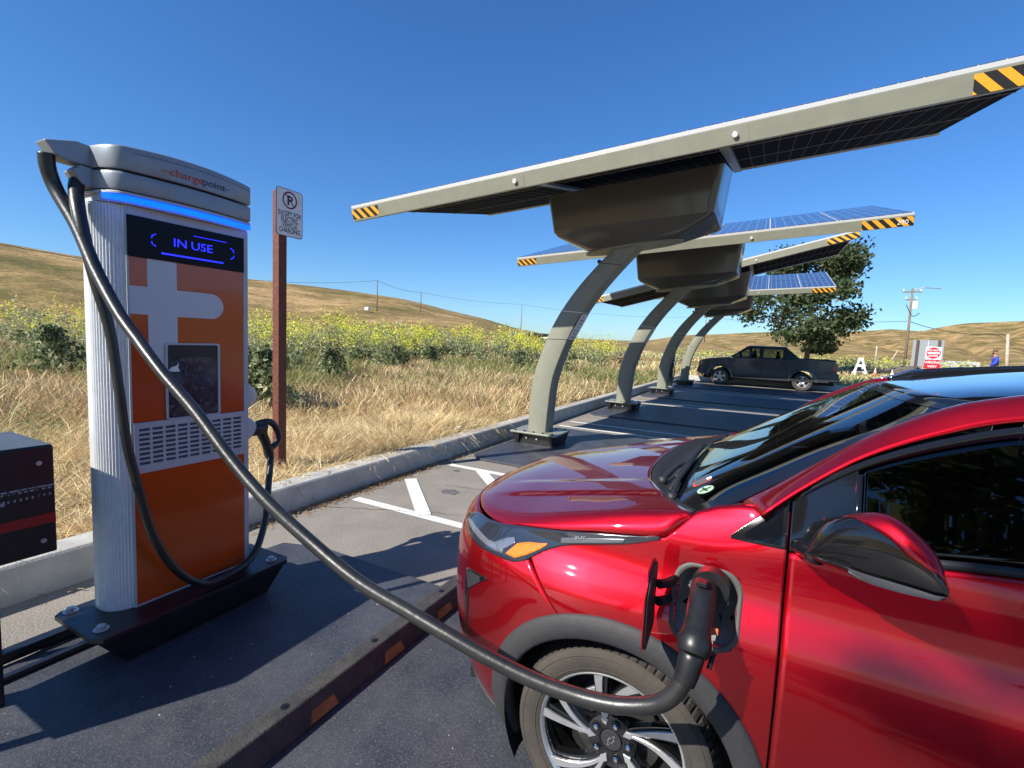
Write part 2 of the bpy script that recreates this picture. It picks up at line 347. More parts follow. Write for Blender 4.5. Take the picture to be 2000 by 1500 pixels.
V, F = capmesh(2.252, 2.345, .018); top = mk('top_cap', V, F, m_cap, st, smooth=True, autos=30)
V, F = capmesh(2.163, 2.241, .0); mk('lower_cap', V, F, m_cap, st, smooth=True, autos=30)
V, F = capmesh(2.148, 2.158, .0); mk('cap_trim', V, F, m_alu2, st, smooth=True, autos=30)
# seam line in the top cap
a = MB(); a.grid([[(capx(y)+.0012, y, z+.018*(1-((y-1.43)/.36)**2)*.9) for y in [1.19+.565*k/24 for k in range(25)]] for z in (2.3195, 2.3215)]); a.build('seam', m_black, top)
# lit strip following the bulge
a = MB(); ys_ = [1.105+.655*k/30 for k in range(31)]
def lx(y): return -2.615+.05*(1-((y-1.43)/.36)**2) if y > 1.2 else -2.615+.05*(1-((1.2-1.43)/.36)**2)-(1.2-y)**2*5.0
a.grid([[(lx(y)+.001, y, z) for y in ys_] for z in (2.121, 2.143)]); a.build('light_strip', m_blue, st, solid=.02, soff=1)
a = MB(); a.prism([(-2.86, 1.14), (-2.80, 1.10), (-2.66, 1.10)]+[(lx(y)-.006, y) for y in ys_[2:]]+[(-2.64, 1.762), (-2.86, 1.762)], 2.1135, 2.1475, lambda u, v, d: (u, v, d)); a.build('light_strip_housing', m_alu2, st)
# lettering on the cap
fx = lambda u, v, d: (capx(u)+.0008+d, u, v)
text('lettering', 'charge', .047, mat('logo_orange', (.46, .065, .02), .5), st, lambda u, v, d: fx(1.325+u, 2.276+v, d), sx=1.22, bold=.0006)
text('lettering', 'point', .047, mat('logo_grey', (.05, .085, .105), .5), st, lambda u, v, d: fx(1.472+u, 2.276+v, d), sx=1.22, bold=.0007)
a = MB(); a.grid([[fx(y, z, .0006) for y in (1.292, 1.31, 1.328)] for z in (2.287, 2.291)]); a.build('lettering', bpy.data.materials['logo_orange'], st)
a = MB(); a.grid([[fx(y, z, .0006) for y in (1.585, 1.60, 1.622)] for z in (2.287, 2.291)]); a.build('lettering', bpy.data.materials['logo_grey'], st)
# front: side frames, hood, display, orange panels
a = MB(); a.box(-2.63, -2.612, 1.178, 1.188, .205, 2.112); a.box(-2.63, -2.612, 1.738, 1.7645, .205, 2.112); a.box(-2.63, -2.611, 1.188, 1.738, 2.072, 2.1125)
for k in range(7): a.box(-2.612, -2.6085, 1.21+.074*k, 1.275+.074*k, 2.096, 2.1025)
a.box(-2.63, -2.613, 1.188, 1.738, .205, .213); a.build('front_frame', m_alu2, st, bev=.0015)
a = MB(); a.box(-2.63, -2.6145, 1.1885, 1.7375, .2135, .865); lowp = a.build('lower_panel', m_or, st, bev=.0015)
# upper orange panel with the pale emblem inlaid: separate flush pieces (a cross with one rounded arm)
em = []
em += [(1.262, 1.887), (1.262, 1.755), (1.1885, 1.755), (1.1885, 1.625), (1.262, 1.625), (1.262, 1.387), (1.336, 1.387), (1.336, 1.487), (1.392, 1.487), (1.392, 1.622), (1.56, 1.622)]
for k in range(1, 12): t = -90+180*k/12; em.append((1.56+.065*math.cos(R_(t)), 1.687+.065*math.sin(R_(t))))
em += [(1.56, 1.752), (1.392, 1.752), (1.392, 1.887)]
a = MB(); a.box(-2.63, -2.6145, 1.1885, 1.7375, 1.112, 1.8865); a.build('upper_panel', m_or, st, bev=.0015)
a = MB(); a.prism(em, -2.6142, -2.6132, PX); a.build('emblem', mat('pale_grey_vinyl', (.58, .585, .59), .4), st)
# display
a = MB(); a.box(-2.62, -2.6035, 1.183, 1.737, 1.888, 2.071); dsp = a.build('display', mat('display_black', (.006, .009, .014), .3, spec=.12), st, bev=.002)
DX = -2.6029
text('display_text', 'IN', .056, m_seg, dsp, lambda u, v, d: (DX+d, 1.372+u, 1.963+v), sx=1.18, ext=.0003)
text('display_text', 'USE', .056, m_seg, dsp, lambda u, v, d: (DX+d, 1.455+u, 1.963+v), sx=1.18, ext=.0003)
for (y0, y1, z0, z1) in ((1.32, 1.62, 1.917, 1.9245), (1.47, 1.64, 2.030, 2.0325)):
    a = MB(); a.box(DX-.0005, DX+.0005, y0, y1, z0, z1); a.build('display_line', m_seg, dsp)
for s_, yc in ((-1, 1.285), (1, 1.672)):
    a = MB(); a.tube([(DX, yc+s_*-.012, 2.005), (DX, yc+s_*.003, 1.996), (DX, yc+s_*.006, 1.983)], .0025, 5); a.tube([(DX, yc-s_*.012, 1.948), (DX, yc+s_*.003, 1.957), (DX, yc+s_*.006, 1.969)], .0025, 5)
    a.build('display_bracket', m_seg, dsp)
# card reader window
a = MB(); o = rrect(1.330, 1.600, 1.112, 1.492, .012, 3); i = rrect(1.341, 1.589, 1.118, 1.483, .008, 3); n = len(o)
a.add([PX(u, v, -2.6118) for u, v in o]+[PX(u, v, -2.606) for u, v in o]+[PX(u, v, -2.606) for u, v in i]+[PX(u, v, -2.640) for u, v in i],
      [(k, (k+1) % n, n+(k+1) % n, n+k) for k in range(n)]+[(n+k, n+(k+1) % n, 2*n+(k+1) % n, 2*n+k) for k in range(n)]+[(2*n+k, 2*n+(k+1) % n, 3*n+(k+1) % n, 3*n+k) for k in range(n)])
wf = a.build('reader_window_frame', m_alu2, st)
a = MB(); a.box(-2.616, -2.6138, 1.341, 1.589, 1.42, 1.483); a.build('reader_top_shade', m_black, st)  # flat black strip, paints the shade at the top of the window
m_scr = groundmat('reader_screen', (.02, .022, .025), (.075, .08, .085), (.12, .125, .13), 9, 30, .09, .02)  # grey mottling paints reflections into the screen colour
a = MB(); a.box(-2.615, -2.6133, 1.341, 1.589, 1.118, 1.42); a.build('reader_screen', m_scr, st)
a = MB(); a.prism([(1.345, 1.355), (1.36, 1.372), (1.385, 1.38), (1.395, 1.396), (1.392, 1.37), (1.40, 1.35), (1.37, 1.349)], -2.6132, -2.6125, PX); a.build('torn_sticker', m_white, st)
# louvred vent
a = MB(); y0, y1, z0, z1 = 1.1885, 1.7375, .866, 1.111
a.box(-2.6140, -2.606, y0, y1, z1-.028, z1); a.box(-2.6140, -2.606, y0, y1, z0, z0+.03)
nc, nr = 9, 8; cw = (y1-y0-.03)/nc; ch = (z1-z0-.058)/nr
for c in range(nc+1): yy = y0+.003+.012+cw*c; a.box(-2.6139, -2.6061, (y0 if c == 0 else yy-.0055), (y1 if c == nc else yy+.0055), z0+.03, z1-.028)
for r in range(nr): zz = z0+.03+ch*r; a.box(-2.6138, -2.6062, y0+.001, y1-.001, zz, zz+ch*.42)
vt = a.build('vent_grille', m_alu2, st)
a = MB(); a.box(-2.6139, -2.6128, y0+.002, y1-.002, z0+.002, z1-.002); a.build('vent_back', mat('vent_shadow_grey', (.07, .08, .10), .7), vt)
for yy, zz in ((1.208, .882), (1.712, .882)): a = MB(); a.cyl((-2.609, yy, zz), (-2.603, yy, zz), .0085, 14); a.build('screw', m_steel, vt)
# holsters on the right side
def holster(z0, z1, nm='holster'):
    G = []
    for k in range(9):
        t = k/8; z = z0+(z1-z0)*t; b_ = .14*max(.12, math.sin(math.pi*(.16+.78*t)))**.7 if t < 1 else .02
        G.append([(-2.80+.085*math.cos(q), 1.764+b_*max(0, math.sin(q))*1.25, z) for q in [math.pi*j/10 for j in range(11)]])
    a = MB(); a.grid(G); return a.build(nm, m_alu2, st, smooth=True, solid=.004)
holster(1.09, 1.275); holster(.90, 1.065)
# pedestal
a = MB(); pt = [(-2.80, .955), (-2.50, .955), (-2.455, .985), (-2.455, 1.90), (-2.49, 1.93), (-2.84, 1.93), (-2.87, 1.90), (-2.87, .985), (-2.845, .955)]
a.prism(pt, .182, .2045, lambda u, v, d: (u, v, d)); ped = a.build('base_plate', m_black, st, bev=.003)
lo = [(-2.72, 1.10), (-2.52, 1.10), (-2.50, 1.12), (-2.52, 1.80), (-2.55, 1.82), (-2.74, 1.82), (-2.76, 1.80), (-2.76, 1.12), (-2.74, 1.10)]
n = len(pt); V = [(u, v, .006) for u, v in lo]+[((u+2.66)*.97-2.66, (v-1.44)*.97+1.44, .1818) for u, v in pt]
mk('pedestal', V, [tuple(range(n-1, -1, -1)), tuple(range(n, 2*n))]+[(i, (i+1) % n, n+(i+1) % n, n+i) for i in range(n)], m_black, st, bev=.004)
for x, y in ((-2.83, 1.01), (-2.55, 1.015), (-2.53, 1.85), (-2.80, 1.85)):
    a = MB(); a.cyl((x, y, .2047), (x, y, .2085), .030, 24); a.cyl((x, y, .2085), (x, y, .224), .0185, 6); a.build('bolt', m_steel, st, bev=.001)
# swing arms carrying the hoses
def arm(x0, yb, ytip, z0, z1, nm='swing_arm'):
    P = [(yb+.04, z0), (yb+.04, z1), (yb-.06, z1+.012), (yb-.13, z1+.018), (ytip, z1-.012), (ytip+.035, z1-.062), (ytip+.07, z0+.004)]
    a = MB(); a.prism([(y, z) for y, z in P], x0-.045, x0+.045, lambda u, v, d: (d, u, v)); return a.build(nm, m_cap, st, bev=.006, seg=3)
arm(-2.735, 1.17, .935, 2.252, 2.330); arm(-2.725, 1.18, 1.02, 2.163, 2.233)
# hoses: hung from the station, plugged elsewhere -> things of their own
m_hose = mat('hose_rubber', (.018, .018, .017), .36, var=.5, vscale=5, bump=.12, bscale=35, coat=.15, coat_r=.3)
C1 = [(-2.735, .955, 2.275), (-2.742, .962, 2.215), (-2.735, .985, 2.13), (-2.63, 1.01, 1.98), (-2.50, 1.02, 1.79), (-2.35, 1.03, 1.62), (-2.23, 1.04, 1.515), (-2.08, 1.05, 1.395), (-1.9, 1.07, 1.26), (-1.7, 1.08, 1.105), (-1.52, 1.09, .985), (-1.33, 1.11, .88), (-1.11, 1.12, .79), (-.91, 1.14, .735), (-.76, 1.15, .70), (-.63, 1.16, .672), (-.49, 1.17, .652), (-.38, 1.18, .648), (-.30, 1.185, .655), (-.24, 1.19, .668), (-.17, 1.192, .70), (-.13, 1.195, .745), (-.108, 1.205, .795)]
S = spline(C1, 8); rad = [.0290-.0072*sm(i/60) for i in range(len(S))]
c1 = thing('charging_cable', (-.1, 1.2, 0), 'long thick black charging cable sagging from the station across to the red car', 'charging cable', 'black hoses of the charging station')
a = MB(); a.tube(S, rad, 20); a.build('hose', m_hose, c1, smooth=True)
a = MB(); a.tube([(-.113, 1.203, .775), (-.107, 1.208, .80), (-.102, 1.216, .832), (-.101, 1.219, .836), (-.1, 1.221, .843)], [.026, .028, .030, .030, .028], 22)
a.tube(spline([(-.101, 1.22, .838), (-.099, 1.240, .862), (-.098, 1.262, .880), (-.098, 1.30, .902), (-.098, 1.345, .925), (-.098, 1.385, .938)], 5), [.035, .038, .040, .041, .041, .041, .040, .038, .036, .035, .034]+[.034, .034]+[.034]*13, 22)
a.tube([(-.085, 1.40, .93), (-.085, 1.44, .93)], .050, 22)
pl = a.build('connector', mat('connector_black', (.014, .014, .015), .38, var=.2, vscale=40), c1, smooth=True, autos=45)
a = MB(); a.tube([(-.05, 1.235, .858), (-.056, 1.25, .835), (-.062, 1.232, .808)], .006, 8); a.build('latch_lever', m_black, pl); a = MB(); a.box(-.115, -.088, 1.325, 1.352, .964, .976); a.build('latch', m_black, pl, bev=.002)
a = MB(); a.box(-.064, -.050, 1.285, 1.293, .868, .884); a.build('release_tab', mat('orange_tab', (.75, .16, .06), .5), pl, bev=.002)
C2 = [(-2.725, 1.052, 2.185), (-2.70, 1.038, 2.14), (-2.64, 1.02, 2.05), (-2.59, 1.02, 1.92), (-2.565, 1.045, 1.74), (-2.545, 1.08, 1.54), (-2.53, 1.10, 1.29), (-2.52, 1.12, 1.04), (-2.51, 1.16, .81), (-2.50, 1.21, .58), (-2.50, 1.31, .37), (-2.50, 1.44, .245), (-2.51, 1.59, .235), (-2.55, 1.75, .27), (-2.63, 1.88, .41), (-2.72, 1.97, .60), (-2.78, 2.03, .755)]
S = spline(C2, 8)
c2 = thing('charging_cable', (-2.6, 1.5, 0), 'black charging cable looped down over the orange panel, its handle parked in the side holster', 'charging cable', 'black hoses of the charging station')
a = MB(); a.tube(S, [.0285-.009*sm(i/50) for i in range(len(S))], 18); a.build('hose', m_hose, c2, smooth=True)
a = MB(); X_ = -2.80
a.tube([(X_, 1.855, .955), (X_, 1.93, .955), (X_, 1.965, .955), (X_, 1.995, .945)], [.042, .044, .046, .040], 16)
a.tube(spline([(X_, 1.965, .955), (X_, 1.99, .90), (X_, 2.015, .84), (X_, 2.03, .785), (-2.785, 2.034, .745)], 4), [.034, .034, .033, .032, .030, .029, .028, .028, .028, .028, .029, .030, .031, .030, .027, .024, .022], 16)
a.tube(spline([(X_, 1.95, .985), (X_, 2.02, .990), (X_, 2.065, .965), (X_, 2.098, .905), (X_, 2.098, .855), (X_, 2.06, .82), (X_, 2.02, .80)], 5), .0165, 12, flat=1.3)
a.build('connector', bpy.data.materials['connector_black'], c2, smooth=True, autos=50)

# ------------------------------------------------------------------ black equipment cabinet at the left edge of the picture
cb = thing('equipment_cabinet', (-2.75, .6, 0), 'black metal cabinet with a red stripe standing left of the charging station', 'cabinet')
a = MB(); a.box(-3.02, -2.605, .05, .895, .605, 1.062); a.build('body', m_black, cb, bev=.006, seg=2)
a = MB(); a.box(-3.015, -2.61, .055, .89, 1.0622, 1.0665); a.build('lit_top', mat('lit_top_grey', (.07, .085, .10), .5, var=.1), cb, bev=.002)  # lighter sheet, light falling on the cabinet top put into its colour
a = MB(); a.add([(-2.6035, y, z) for y, z in ((.055, .735), (.893, .735), (.893, .776), (.055, .776))], [(0, 1, 2, 3)]); a.build('stripe', mat('red_stripe', (.30, .012, .012), .35), cb)
a = MB(); a.box(-2.6045, -2.6030, .055, .893, .892, .899)
for k in range(46): yy = .06+.018*k; a.box(-2.6045, -2.6028, yy, yy+.011, .882, .888); a.box(-2.6045, -2.6028, yy+.004, yy+.010, .858-.0006*(45-k)-.004, .864-.0006*(45-k))
a.box(-2.6045, -2.6030, .055, .74, .842, .862)
a.build('reflective_strip', mat('worn_reflective', (.32, .33, .34), .5, col2=(.03, .03, .03), vscale=90, ramp=(.42, .5)), cb)
for y, z in ((.845, .995), (.85, .665), (.12, .995), (.12, .665)):
    a = MB(); a.cyl((-2.6045, y, z), (-2.597, y, z), .0095, 14); a.cyl((-2.597, y, z), (-2.593, y, z), .006, 10); a.build('rivet', m_steel, cb)
for y in (.70, .12):
    a = MB(); a.box(-2.645, -2.605, y-.02, y+.012, .0, .605); a.build('leg', m_black, cb, bev=.002)
    a = MB(); a.box(-3.01, -2.97, y-.02, y+.012, .0, .605); a.build('leg', m_black, cb, bev=.002)
a = MB(); a.box(-2.98, -2.92, .2, 1.7, .026, .075); a.box(-2.80, -2.765, .3, 1.12, .026, .05); a.build('frame_rail', m_black, cb, bev=.003)

# ------------------------------------------------------------------ steel deck under the station and wheel stop
dk = thing('ballast_deck', (0, 0, 0), 'large dark speckled deck plate under the station and the red car', 'deck plate')
V = [(-2.90, -3.4), (3.2, -3.4), (3.2, 2.42), (-2.74, 2.42), (-3.03, 2.32), (-3.06, 2.10), (-2.97, 1.2), (-2.90, .75)]
a = MB(); a.prism(V, .002, .024, lambda u, v, d: (u, v, d)); a.build('plate', m_deck, dk, bev=.003)
a = MB()
for (x0, y0, x1, y1, wd) in ((-2.19, .44, -1.90, .60, .010), (-1.94, .575, -1.55, .72, .016)):
    l = math.hypot(x1-x0, y1-y0); nx, ny = -(y1-y0)/l*wd, (x1-x0)/l*wd
    a.add([(x0-nx, y0-ny, .0246), (x1-nx, y1-ny, .0246), (x1+nx, y1+ny, .0246), (x0+nx, y0+ny, .0246)], [(0, 1, 2, 3)])
a.build('slot', mat('slot_black', (.006, .006, .007), .6), dk)
ws = thing('wheel_stop', (-1.53, 1.2, .024), 'black rubber wheel stop with faded amber reflectors in front of the red car', 'wheel stop')
m_ws = mat('worn_black_rubber', (.062, .060, .054), .75, col2=(.030, .030, .029), vscale=14, bump=.35, bscale=100)
a = MB(); y0, y1 = .30, 2.45; prf = [(-1.625, .024), (-1.47, .024), (-1.485, .085), (-1.508, .125), (-1.585, .125), (-1.612, .085)]
a.prism(prf, y0, y1, lambda u, v, d: (u, d, v)); a.build('body', m_ws, ws, bev=.007, seg=3)
m_amb = mat('faded_amber_reflector', (.30, .125, .045), .45, var=.3, vscale=25)
for yy in (.48, .90, 1.32, 1.74, 2.16):
    sl_ = lambda y, t: (-1.473-.013*t+.0015, y, .036+.046*t)
    q = [(yy-.07, 0), (yy+.07, 0), (yy+.055, 1), (yy-.055, 1)]
    a = MB(); a.add([sl_(y, t) for y, t in q]+[tuple(Vector(sl_(y, t))+Vector((.002, 0, .0005))) for y, t in q], [(4, 5, 6, 7), (0, 1, 5, 4), (1, 2, 6, 5), (2, 3, 7, 6), (3, 0, 4, 7)]); a.build('reflector', m_amb, ws)
for yy in (1.19, 1.68, 2.22):
    a = MB(); a.cyl((-1.546, yy, .1252), (-1.546, yy, .1262), .017, 16); a.cyl((-1.546, yy, .1262), (-1.546, yy, .129), .007, 8); a.build('anchor_hole', m_black, ws)
text('moulded_lettering', 'CAR STOP', .04, mat('worn_rubber_letters', (.05, .048, .045), .8), ws, lambda u, v, d: (-1.535-v, .62+u, .1253+d), ext=.0012)
# ------------------------------------------------------------------ solar charging canopies
m_grn = mat('sage_green_paint', (.225, .228, .175), .42, var=.06, vscale=6, coat=.12, coat_r=.3)
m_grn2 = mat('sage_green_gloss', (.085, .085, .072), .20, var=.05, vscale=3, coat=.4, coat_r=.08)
m_trim = mat('anodised_frame', (.70, .71, .70), .35, metal=.3)
m_pvback = mat('panel_backsheet', (.010, .012, .020), .9, spec=.04)
m_busw = mat('panel_lines', (.22, .235, .26), .7, spec=.1)
m_yel = mat('hazard_yellow', (.80, .36, .02), .5); m_blk = mat('hazard_black', (.012, .012, .012), .5)
def pvmat():
    m = bpy.data.materials.new('solar_cells'); m.use_nodes = True; n = m.node_tree; b = n.nodes['Principled BSDF']; L = n.links.new
    tc = n.nodes.new('ShaderNodeTexCoord'); br = n.nodes.new('ShaderNodeTexBrick'); br.offset = 0; br.inputs['Scale'].default_value = 1
    br.inputs['Brick Width'].default_value = .158; br.inputs['Row Height'].default_value = .158; br.inputs['Mortar Size'].default_value = .004; br.inputs['Mortar Smooth'].default_value = 0
    br.inputs['Color1'].default_value = (.018, .028, .085, 1); br.inputs['Color2'].default_value = (.022, .035, .10, 1); br.inputs['Mortar'].default_value = (.45, .48, .52, 1)
    L(tc.outputs['Object'], br.inputs['Vector']); L(br.outputs['Color'], b.inputs['Base Color']); b.inputs['Roughness'].default_value = .12; b.inputs['Coat Weight'].default_value = .3
    return m
m_pv = pvmat()
AX = [(-3.12, .22), (-3.115, .60), (-3.08, 1.01), (-2.94, 1.47), (-2.76, 1.89), (-2.50, 2.29), (-2.20, 2.64), (-1.92, 2.92)]
AR = [(-2.82, .22), (-2.80, .60), (-2.755, 1.03), (-2.61, 1.48), (-2.43, 1.87), (-2.18, 2.26), (-1.90, 2.60), (-1.62, 2.90)]
def canopy(Y, tx, ty, label, full=True, zc=3.99):
    """Y: mast position along the kerb; tx: rise along +X; ty: rise along +Y"""
    root = thing('solar_canopy', (-2.9, Y, 0), label, 'solar canopy', 'solar charging canopies in a row along the kerb')
    # deck
    a = MB(); a.prism([(-3.22, Y-1.42), (3.2, Y-1.42), (3.2, Y+1.42), (-3.22, Y+1.42), (-3.38, Y+1.25), (-3.38, Y-1.25)], .003, .03, lambda u, v, d: (u, v, d)); a.build('deck', m_deck, root, bev=.003)
    # foot
    a = MB(); a.box(-3.34, -2.60, Y-.30, Y+.30, .195, .222); a.build('flange', m_grn, root, bev=.006)
    a = MB()
    for (x0, x1, y0, y1) in ((-3.30, -3.22, Y-.27, Y+.27), (-2.72, -2.64, Y-.27, Y+.27)):
        a.add([(x0+.02, y0+.04, .03), (x1-.01, y0+.04, .03), (x1-.01, y1-.04, .03), (x0+.02, y1-.04, .03), (x0-.01, y0-.01, .195), (x1+.03, y0-.01, .195), (x1+.03, y1+.01, .195), (x0-.01, y1+.01, .195)], [(0, 3, 2, 1), (4, 5, 6, 7), (0, 1, 5, 4), (1, 2, 6, 5), (2, 3, 7, 6), (3, 0, 4, 7)])
    a.box(-3.25, -2.70, Y-.20, Y+.22, .03, .19); a.build('foot', m_black, root, bev=.004)
    for k in range(5):
        for dy in (-.25, .25): a = MB(); a.cyl((-3.27+.15*k, Y+dy, .222), (-3.27+.15*k, Y+dy, .238), .017, 6); a.build('bolt', m_black, root)
    for x in (-3.1, -2.93): a = MB(); a.cyl((x, Y-.205, .12), (x, Y-.225, .12), .015, 8); a.build('bolt', m_steel, root)
    # mast: rounded box section swept up and over
    sl = spline([(x, 0, z) for x, z in AX], 6); sr = spline([(x, 0, z) for x, z in AR], 6)
    y0, y1 = Y-.15, Y+.15; G = []
    for p, q in zip(sl, sr):
        c = (p+q)/2; r = []
        for fx_, fy in ((-1, -.84), (-.94, -.96), (-.86, -1), (.86, -1), (.94, -.96), (1, -.84), (1, .84), (.94, .96), (.86, 1), (-.86, 1), (-.94, .96), (-1, .84), (-1, -.84)):
            v = c + (q-c)*fx_; r.append((v.x, Y+.15*fy, v.z))
        G.append(r)
    a = MB(); a.grid(G); a.build('mast', m_grn, root, smooth=True, autos=35)
    def jt(i):
        p, q = sl[i], sr[i]; d = (q-p); u = Vector((-d.z, 0, d.x)).normalized()*.004
        return [(p-u-d*.004), (q-u+d*.004), (q+u+d*.004), (p+u-d*.004)]
    for i, m_ in ((20, m_black), (26, m_trim), (37, m_black)):
        a = MB(); c = jt(i); a.add([(v.x, y, v.z) for y in (Y-.1515, Y+.1515) for v in c], [(3, 2, 1, 0), (4, 5, 6, 7), (0, 1, 5, 4), (1, 2, 6, 5), (2, 3, 7, 6), (3, 0, 4, 7)]); a.build('joint_line', m_, root)
    p, q = sl[37], sr[37]
    a = MB(); a.cyl((p.x-.01, Y-.12, p.z+.02), (p.x-.03, Y+.12, p.z+.02), .03, 10)
    a.build('cable_clamp', m_black, root)
    for i in (33, 40):
        c = (sl[i]+sr[i])/2; a = MB(); a.cyl((c.x, Y-.149, c.z), (c.x, Y-.1525, c.z), .10, 28); a.build('round_cover', m_grn, root, bev=.001)
    # notice plate on the far inner side of the mast
    c = sr[23]; t = (sr[28]-sr[18]).normalized(); nn = Vector((t.z, 0, -t.x))
    def pf(u, v, d): w_ = c+nn*(.006+d)+t*v; return (w_.x, Y-.15+u, w_.z)
    a = MB(); a.prism(rrect(0, .29, -.22, .22, .03), 0, .003, pf); sg = a.build('notice_plate', mat('sign_rim', (.03, .04, .05), .5) if 'sign_rim' not in bpy.data.materials else bpy.data.materials['sign_rim'], root)
    a = MB(); a.prism(rrect(.01, .28, -.208, .208, .025), .003, .0042, pf); a.build('notice_face', m_white, sg)
    if full:
        for j, s_ in enumerate(('NO', 'PARKING', 'EXCEPT', 'FOR', 'ELECTRIC', 'VEHICLE', 'CHARGING')):
            text('notice_lettering', s_, .05, m_blk, sg, lambda u, v, d: pf(.145+u, .150-.056*j+v, .0046+d), align='CENTER', sx=.85, ext=.0002)
    a = MB(); a.box(-2.935, -2.865, Y-.1535, Y-.150, 1.62, 1.635); a.build('small_tag', m_white, root)
    # tilted upper part: local frame (u along beam, v across, w up)
    cx, cyy = -1.65, Y
    ex = Vector((1, 0, math.tan(tx))).normalized(); ey = Vector((0, 1, math.tan(ty))); ey = (ey-ex*ey.dot(ex)).normalized(); ez = ex.cross(ey)
    O = Vector((cx, cyy, zc))
    T = Matrix(((ex.x, ey.x, ez.x, O.x), (ex.y, ey.y, ez.y, O.y), (ex.z, ey.z, ez.z, O.z), (0, 0, 0, 1)))
    LX, LY = 3.48, 1.86
    arr = MB(); arr.box(-LX-.02, LX+.02, -LY-.004, -LY+.07, -.155, .012, X=T); bm1 = arr.build('side_beam', m_grn, root, bev=.005)
    arr = MB(); arr.box(-LX, LX, LY-.03, LY, -.035, .012, X=T); arr.build('rear_edge', m_trim, root)
    arr = MB(); arr.box(-LX-.015, LX+.015, -LY-.001, LY+.004, .013, .048, X=T); tr = arr.build('array_frame', m_trim, root)
    # modules in 3 columns x 2 rows, top glass and back sheet with visible lines
    for i in range(7):
        for j in range(2 if True else 1):
            u0, u1 = -LX+i*(2*LX/7)+.012, -LX+(i+1)*(2*LX/7)-.012; v0, v1 = -LY+.02+j*LY, -LY+LY*(j+1)-.012
            g = MB(); g.box(u0, u1, v0, v1, .0484, .056, X=T)
            ob = mk('solar_module', [tuple(T.inverted() @ Vector(v)) for v in g.V], g.F, [m_pv], None)
            ob.matrix_world = Matrix.Translation(Vector((0, 0, 0))) @ T; ob.parent = root; ob.matrix_parent_inverse = Matrix.Translation(-Vector(root.location))
    g = MB(); g.box(-LX+.03, LX-.03, -LY+.072, LY-.072, -.012, .0125, X=T); bk = g.build('underside', m_pvback, root)
    g = MB()
    for k in range(1, 3): v_ = -LY+.07+(2*LY-.14)*k/3; g.box(-LX+.03, LX-.03, v_-.006, v_+.006, -.020, -.0125, X=T)
    for k in range(1, 44): u_ = -LX+.158*k; g.box(u_-.0022, u_+.0022, -LY+.08, LY-.08, -.0145, -.0125, X=T)
    g.build('panel_lines', m_busw, bk)
    for u_ in (-1.05, 1.05): g = MB(); g.box(u_-.05, u_+.05, -LY+.075, LY-.075, -.055, -.021, X=T); g.build('cross_member', m_grn, root)
    # pale cover plates with a bolt on the beam
    for u_ in (-1.05, 1.18):
        g = MB(); g.box(u_-.13, u_+.13, -LY-.0065, -LY-.0042, -.15, -.004, X=T); pp = g.build('joint_plate', m_grn, root)
        g = MB(); g.cyl(T @ Vector((u_+.02, -LY-.0065, -.075)), T @ Vector((u_+.02, -LY-.032, -.075)), .026, 8); g.build('bolt', m_trim, pp, bev=.003)
    # hazard tapes on the beam ends
    for u0, u1, flip in ((-LX-.012, -LX+.44, 1), (LX-.66, LX+.012, 1)):
        g = MB(); g.box(u0, u1, -LY-.0062, -LY-.0043, -.128 if u0 < 0 else -.148, -.008, X=T); hz = g.build('hazard_tape', m_yel, root)
        b0, b1 = (-.128 if u0 < 0 else -.148), -.008; hgt = b1-b0; g = MB(); stp = .122 if u0 < 0 else .150
        u_ = u0-.10
        while u_ < u1:
            q = [(u_+hgt*.9, b0), (u_+hgt*.9+stp*.5, b0), (u_+stp*.5, b1), (u_, b1)]
            # clip to the tape
            out = []
            def clip(poly, c, s):
                r = []
                for i_ in range(len(poly)):
                    A_, B_ = poly[i_], poly[(i_+1) % len(poly)]; da, db = s*(A_[0]-c), s*(B_[0]-c)
                    if da >= 0: r.append(A_)
                    if da*db < 0: t_ = da/(da-db); r.append((A_[0]+(B_[0]-A_[0])*t_, A_[1]+(B_[1]-A_[1])*t_))
                return r
            q = clip(q, u0, 1); q = clip(q, u1, -1) if q else q
            if len(q) > 2: g.prism(q, -LY-.0064, -LY-.0076, lambda u, v, d: tuple(T @ Vector((u, d, v))))
            u_ += stp
        g.build('tape_stripes', m_blk, hz)
        if u0 > 0 and full == 2:
            text('unit_number', '290', .10, m_white, hz, lambda u, v, d: tuple(T @ Vector((LX-.20+u, -LY-.0085, -.115+v))), ext=0)
    # housing under the array: tapered tub
    w0, w1, d0, d1 = 1.10, 1.02, .60, .54
    top = rrect(-w0, w0, -d0, d0, .10, 5); mid = rrect(-w1, w1, -d1, d1, .10, 5); b2 = rrect(-w1*.955, w1*.955, -d1*.92, d1*.92, .10, 5); bot = rrect(-.62, .62, -.24, .24, .10, 5)
    n = len(top); O2 = Vector((-1.70, Y, 0))
    def plane_z(x, y): return zc-.16+(x-cx)*math.tan(tx)+(y-cyy)*math.tan(ty)
    V = [(O2.x+u, O2.y+v, plane_z(O2.x+u, O2.y+v)) for u, v in top]
    for ring, zz, sl_ in ((mid, 3.12, .055), (b2, 3.075, .07), (bot, 2.92, .10)): V += [(O2.x+u, O2.y+v, zz+(u)*sl_) for u, v in ring]
    F = [(i*n+j, i*n+(j+1) % n, (i+1)*n+(j+1) % n, (i+1)*n+j) for i in range(3) for j in range(n)]
    F = [f[::-1] for f in F]; F.append(tuple(range(3*n, 4*n))[::-1]); F.append(tuple(range(n)))
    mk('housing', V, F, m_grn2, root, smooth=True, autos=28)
    for u_ in (-.98, .98): g = MB(); g.cyl((O2.x+u_, Y-d0*.6, 3.34), (O2.x+u_*1.03, Y-d0*.6, 3.34), .02, 8); g.build('bolt', m_steel, root)
